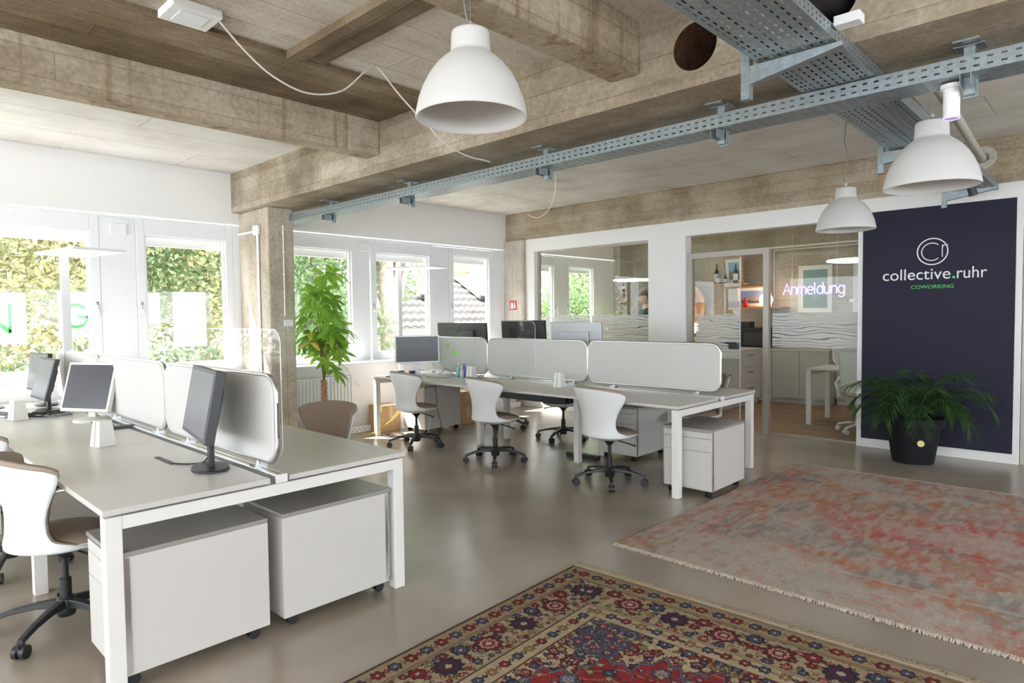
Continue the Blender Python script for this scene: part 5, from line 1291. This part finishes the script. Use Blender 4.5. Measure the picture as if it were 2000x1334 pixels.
for k in range(5):
    a = CH['arm'].build('leg', m_whpl, oc, bevel=.004); a.rotation_euler = (0, 0, 2 * PI * k / 5 + .2); CH['caster'].build('caster', m_whpl, a)

# person in the office
ps = thing('person', 'person in glasses and dark green jumper standing in the office behind glass', 'person', (9.35, 5.80, 0), R_(140)); ps.scale = (1.05, 1.05, 1.06)
m_skin = mat('skin', (.62, .38, .29), .55); m_jump = mat('dark_green_jumper', (.012, .045, .028), .9); m_trou = mat('dark_trousers', (.02, .022, .03), .9); m_hair = mat('dark_brown_hair', (.035, .02, .015), .7)
def skinned(name, verts, edges, radii, m, parent, sub=2, root=0):
    me = bpy.data.meshes.new(name); me.from_pydata(verts, edges, []); o = bpy.data.objects.new(name, me); col.objects.link(o); o.parent = parent
    sk = o.modifiers.new('skin', 'SKIN'); sk.use_smooth_shade = True
    for i, r in enumerate(radii): me.skin_vertices[0].data[i].radius = (r if isinstance(r, tuple) else (r, r))
    me.skin_vertices[0].data[root].use_root = True
    s = o.modifiers.new('sub', 'SUBSURF'); s.levels = sub; s.render_levels = sub; me.materials.append(m); return o
BV = [(0, 0, .95), (0, 0, 1.12), (0, 0, 1.32), (0, 0, 1.43), (.01, 0, 1.51), (.02, 0, 1.57),
      (0, .17, 1.40), (-.02, .24, 1.16), (.10, .22, .96), (.16, .20, .90), (0, -.17, 1.40), (-.02, -.24, 1.16), (.10, -.22, .96), (.16, -.20, .90),
      (0, .10, .90), (.01, .11, .50), (-.01, .11, .10), (.10, .12, .04), (0, -.10, .90), (.01, -.11, .50), (-.01, -.11, .10), (.10, -.12, .04)]
BE = [(0, 1), (1, 2), (2, 3), (3, 4), (4, 5), (3, 6), (6, 7), (7, 8), (8, 9), (3, 10), (10, 11), (11, 12), (12, 13), (0, 14), (14, 15), (15, 16), (16, 17), (0, 18), (18, 19), (19, 20), (20, 21)]
BR = [(.10, .12), (.09, .10), (.09, .12), (.06, .07), .05, .05, .04, .045, .033, .028, .04, .045, .033, .028, .085, .058, .042, .035, .085, .058, .042, .035]
skinned('body', BV, BE, BR, m_skin, ps)
jv = BV[:4] + [(0.005, 0, 1.50)] + [BV[6], BV[7], BV[8], BV[10], BV[11], BV[12]]
skinned('jumper', jv, [(0, 1), (1, 2), (2, 3), (3, 4), (3, 5), (5, 6), (6, 7), (3, 8), (8, 9), (9, 10)], [(.145, .165), (.135, .145), (.145, .185), (.115, .155), .075, .085, .058, .045, .072, .058, .045], m_jump, ps)
skinned('trousers', [BV[0], BV[14], BV[15], BV[16], BV[18], BV[19], BV[20]], [(0, 1), (1, 2), (2, 3), (0, 4), (4, 5), (5, 6)], [(.14, .16), .098, .07, .055, .098, .07, .055], m_trou, ps)
MB().grid(lambda u, v: (.03 + (.095 + (.012 if v < .4 else 0)) * math.sin(PI * v) * math.cos(2 * PI * u), .073 * math.sin(PI * v) * math.sin(2 * PI * u), 1.665 - .118 * math.cos(PI * v) * -1), 24, 18).build('head', m_skin, ps, smooth=True)
MB().lathe([(0, 0), (.016, .0), (.010, .035), (0, .04)], 10, (.125, 0, 1.635)).cyl((.03, .078, 1.63), (.03, .078, 1.69), .012, n=8).cyl((.03, -.078, 1.63), (.03, -.078, 1.69), .012, n=8).build('nose_and_ears', m_skin, ps, smooth=True)
MB().grid(lambda u, v: (.010 + .122 * math.sin(PI * .50 * v) * math.cos(2 * PI * u) * (1 if math.cos(2 * PI * u) < 0 else 1.02), .092 * math.sin(PI * .50 * v) * math.sin(2 * PI * u), (1.69 if math.cos(2 * PI * u) > .2 else 1.69 - .07 * v) + .115 * math.cos(PI * .50 * v)), 24, 12).build('hair', m_hair, ps, smooth=True, solid=.01)
gm = MB()
for s in (-1, 1): gm.tube([(.128, s * .033 + .024 * math.cos(2 * PI * i / 16), 1.675 + .02 * math.sin(2 * PI * i / 16)) for i in range(16)], .003, n=6, closed=True).tube([(.125, s * .057, 1.68), (.03, s * .08, 1.68)], .002, n=5)
gm.build('glasses', m_black, ps)
MB().box(.118, .124, -.022, .022, 1.598, 1.604).build('mouth', mat('lips', (.45, .18, .15), .5), ps)

# plant in the office near the small print
q = random.Random(31)
op = thing('office_plant', 'yellow-green leafy plant standing in the office below the small print', 'plant', (10.3, 6.85, 0))
MB().lathe([(0, 0), (.14, 0), (.17, .32), (.15, .32), (0, .29)], 28).build('plant_pot', m_letter, op)
lm = MB(); st_ = MB()
for k in range(26):
    a = q.uniform(0, 6.28); h = q.uniform(.8, 1.75); p = Vector((.28 * math.cos(a) * q.random(), .28 * math.sin(a) * q.random(), h)); st_.tube([(0, 0, .3), (p.x * .5, p.y * .5, h * .6), p], .004, n=5)
    for i in range(7):
        b = q.uniform(0, 6.28); leaf(lm, p + Vector((0, 0, -.05 * i)), (math.cos(b), math.sin(b), q.uniform(-.2, .5)), (0, 0, 1), q.uniform(.12, .2), .03)
st_.build('stems', m_stem, op); o = lm.build('leaves', leaf_mat('office_plant_leaf', (.35, .45, .08), (.5, .58, .15), .5), op, smooth=True); o['kind'] = 'stuff'

# ---------------------------------------------------------------- outside
gm_ = mat('outside_ground', (.55, .54, .48), .95, noise=.2, nscale=.6)
struct('ground_outside', B(-30, 45, 7.9, 60, -1.4, -1.2), gm_)
def foliage(name, m, parent, blobs, n, size, seed):
    r = np.random.default_rng(seed); V = []; 
    w = np.array([b[3] * b[4] * b[5] for b in blobs]); w = w / w.sum(); ks = r.choice(len(blobs), n, p=w)
    b = np.array(blobs)[ks]; d = r.normal(size=(n, 3)); d /= np.linalg.norm(d, axis=1)[:, None]; rad = r.random(n) ** .45
    c_ = b[:, :3] + d * b[:, 3:6] * rad[:, None]
    u = r.normal(size=(n, 3)); u /= np.linalg.norm(u, axis=1)[:, None]; v = np.cross(u, r.normal(size=(n, 3))); v /= np.linalg.norm(v, axis=1)[:, None]
    s = size * (.6 + .8 * r.random(n))[:, None]
    P = np.stack([c_ - u * s, c_ + v * s * .5, c_ + u * s, c_ - v * s * .5], 1).reshape(-1, 3)
    me = bpy.data.meshes.new(name); me.vertices.add(n * 4); me.vertices.foreach_set('co', P.astype(np.float32).ravel())
    me.loops.add(n * 4); me.loops.foreach_set('vertex_index', np.arange(n * 4, dtype=np.int32)); me.polygons.add(n)
    me.polygons.foreach_set('loop_start', np.arange(0, n * 4, 4, dtype=np.int32)); me.polygons.foreach_set('loop_total', np.full(n, 4, np.int32)); me.update(); me.validate()
    me.materials.append(m); o = bpy.data.objects.new(name, me); col.objects.link(o); o.parent = parent; o['kind'] = 'stuff'; return o
lf1 = leaf_mat('autumn_leaves', (.17, .21, .10), (.38, .32, .15), .4, .9); lf2 = leaf_mat('green_leaves', (.13, .21, .09), (.25, .34, .15), .4, .9); lf3 = leaf_mat('hedge_leaves', (.12, .17, .09), (.22, .27, .15), .4, 1.2)
m_trunk = mat('tree_bark', (.28, .24, .19), .9, noise=.35, nscale=9)
def tree(x, y, h, r, m, label, seed, n=5200, tr=.16, base=-1.2, low=.35, size=.055):
    n = int(n * 3.6)
    q = random.Random(seed); t = thing('tree', label, 'tree', (x, y, base), 0, 'trees outside the windows')
    blobs = [(q.uniform(-.7, .7) * r, q.uniform(-.5, .5) * r, h * q.uniform(low, .95), r * q.uniform(.4, .65), r * q.uniform(.4, .6), r * q.uniform(.35, .5)) for _ in range(11)]
    foliage('crown', m, t, blobs, n, size, seed)
    mb = MB().tube([(0, 0, 0), (.08, .02, h * .3), (-.05, 0, h * .6), (0.05, 0, h * .9)], [tr, tr * .8, tr * .5, tr * .15], n=10)
    for b in blobs[:6]: mb.tube([(0, 0, h * .35), (b[0] * .5, b[1] * .5, (h * .35 + b[2]) / 2), b[:3]], [tr * .35, tr * .2, tr * .06], n=6)
    mb.build('trunk', m_trunk, t, smooth=True); return t
tree(.6, 13.0, 6.6, 2.9, lf1, 'yellowing tree filling the left window', 1, 7500)
tree(-2.2, 14.5, 7.5, 3.2, lf2, 'green tree beyond the left window, left of the yellowing one', 2, 7500)
tree(3.4, 14.2, 6.8, 2.9, lf1, 'yellow-green tree behind the white film rectangle', 3, 7500)
tree(5.6, 14.8, 7.2, 2.7, lf2, 'green tree between the second window and the column', 4, 6500)
tree(7.7, 13.6, 6.6, 2.2, lf2, 'bright green tree behind the money tree', 5, 6000)
tree(9.05, 12.6, 6.2, 1.7, lf2, 'tree with a thick grey trunk in front of the tiled roof', 6, 3200, .34, low=.58)
tree(16.4, 12.6, 6.0, 2.2, lf2, 'green tree outside the office window', 7, 8000)
tree(19.6, 13.5, 6.5, 2.6, lf2, 'green tree outside the office, farther along', 8, 6000)
def hedge(x0, x1, y, z1, label, seed, n=6500):
    t = thing('hedge', label, 'hedge', ((x0 + x1) / 2, y, -1.2)); w = (x1 - x0) / 2
    blobs = [(-w + 2 * w * (i + .5) / 14, 0, (z1 + 1.2) * f, w / 7, .45, (z1 + 1.2) * .3) for i in range(14) for f in (.3, .7)]
    foliage('leaves', lf3, t, blobs, int(n * 1.8), .06, seed)
    B(-w, w, -.3, .3, 0, (z1 + 1.2) * .75).build('inner_growth', mat('hedge_core_%d' % seed, (.16, .22, .10), .95), t)
hedge(-4, 3.2, 10.6, 1.25, 'clipped green hedge under the left window trees', 11)
hedge(3.3, 7.2, 11.4, 1.15, 'clipped green hedge behind the second window', 12, 4000)
hedge(12.5, 17.5, 10.8, 1.6, 'green hedge outside the office window', 13, 5000)
# house with a tiled roof
hs = thing('neighbour_house', 'neighbouring house with a pale tiled roof and white skylights', 'house', (13.2, 16.5, -1.2))
m_tile = mat('pale_roof_tiles', (.13, .11, .10), .85, noise=.2, nscale=2); m_hw = mat('house_wall', (.55, .50, .44), .9)
def roofpt(u, v):
    xx = -7 + 14 * u; yy = 5.0 * v; row = v * 12; fr = row - math.floor(row)
    return (xx, yy - .5, 2.25 + 2.9 * v + .05 * abs(math.sin(xx * PI / .30)) + .10 * (1 - fr))
MB().grid(roofpt, 420, 96).build('roof', m_tile, hs, smooth=False, solid=.05, off=-1)
B(-6.6, 6.6, .2, 8, 0, 2.5).build('house_wall', m_hw, hs)
for x in (-4.4, -1.6, 1.2, 4.0):
    Mr = Matrix.Translation((x, 1.75, 3.75)) @ Matrix.Rotation(math.atan2(2.9, 5.0), 4, 'X')
    MB().box(-.55, .55, -.85, .85, .0, .10, M=Mr).build('skylight', m_film, hs)
    MB().box(-.58, .58, -.95, -.86, .0, .16, M=Mr).build('skylight_flashing', m_dkgrey, hs)
MB().box(-7, 7, -.62, -.48, 2.1, 2.25).build('gutter', m_silver, hs)
cn = thing('canopy', 'grey flat canopy seen through the top of the last main window', 'canopy', (12.0, 12.4, 0))
B(-1.3, 1.6, -.8, 1.2, 2.55, 2.85).build('canopy_roof', mat('grey_canopy', (.30, .27, .24), .8), cn)
B(-1.2, 1.5, -.7, -.6, 2.2, 2.55).build('canopy_fascia', mat('brown_fascia', (.42, .34, .27), .8), cn)
B(.2, .34, -.75, -.6, -1.2, 2.55).build('canopy_post', m_silver, cn); B(-1.2, -1.06, .9, 1.04, -1.2, 2.55).build('canopy_post', m_silver, cn)
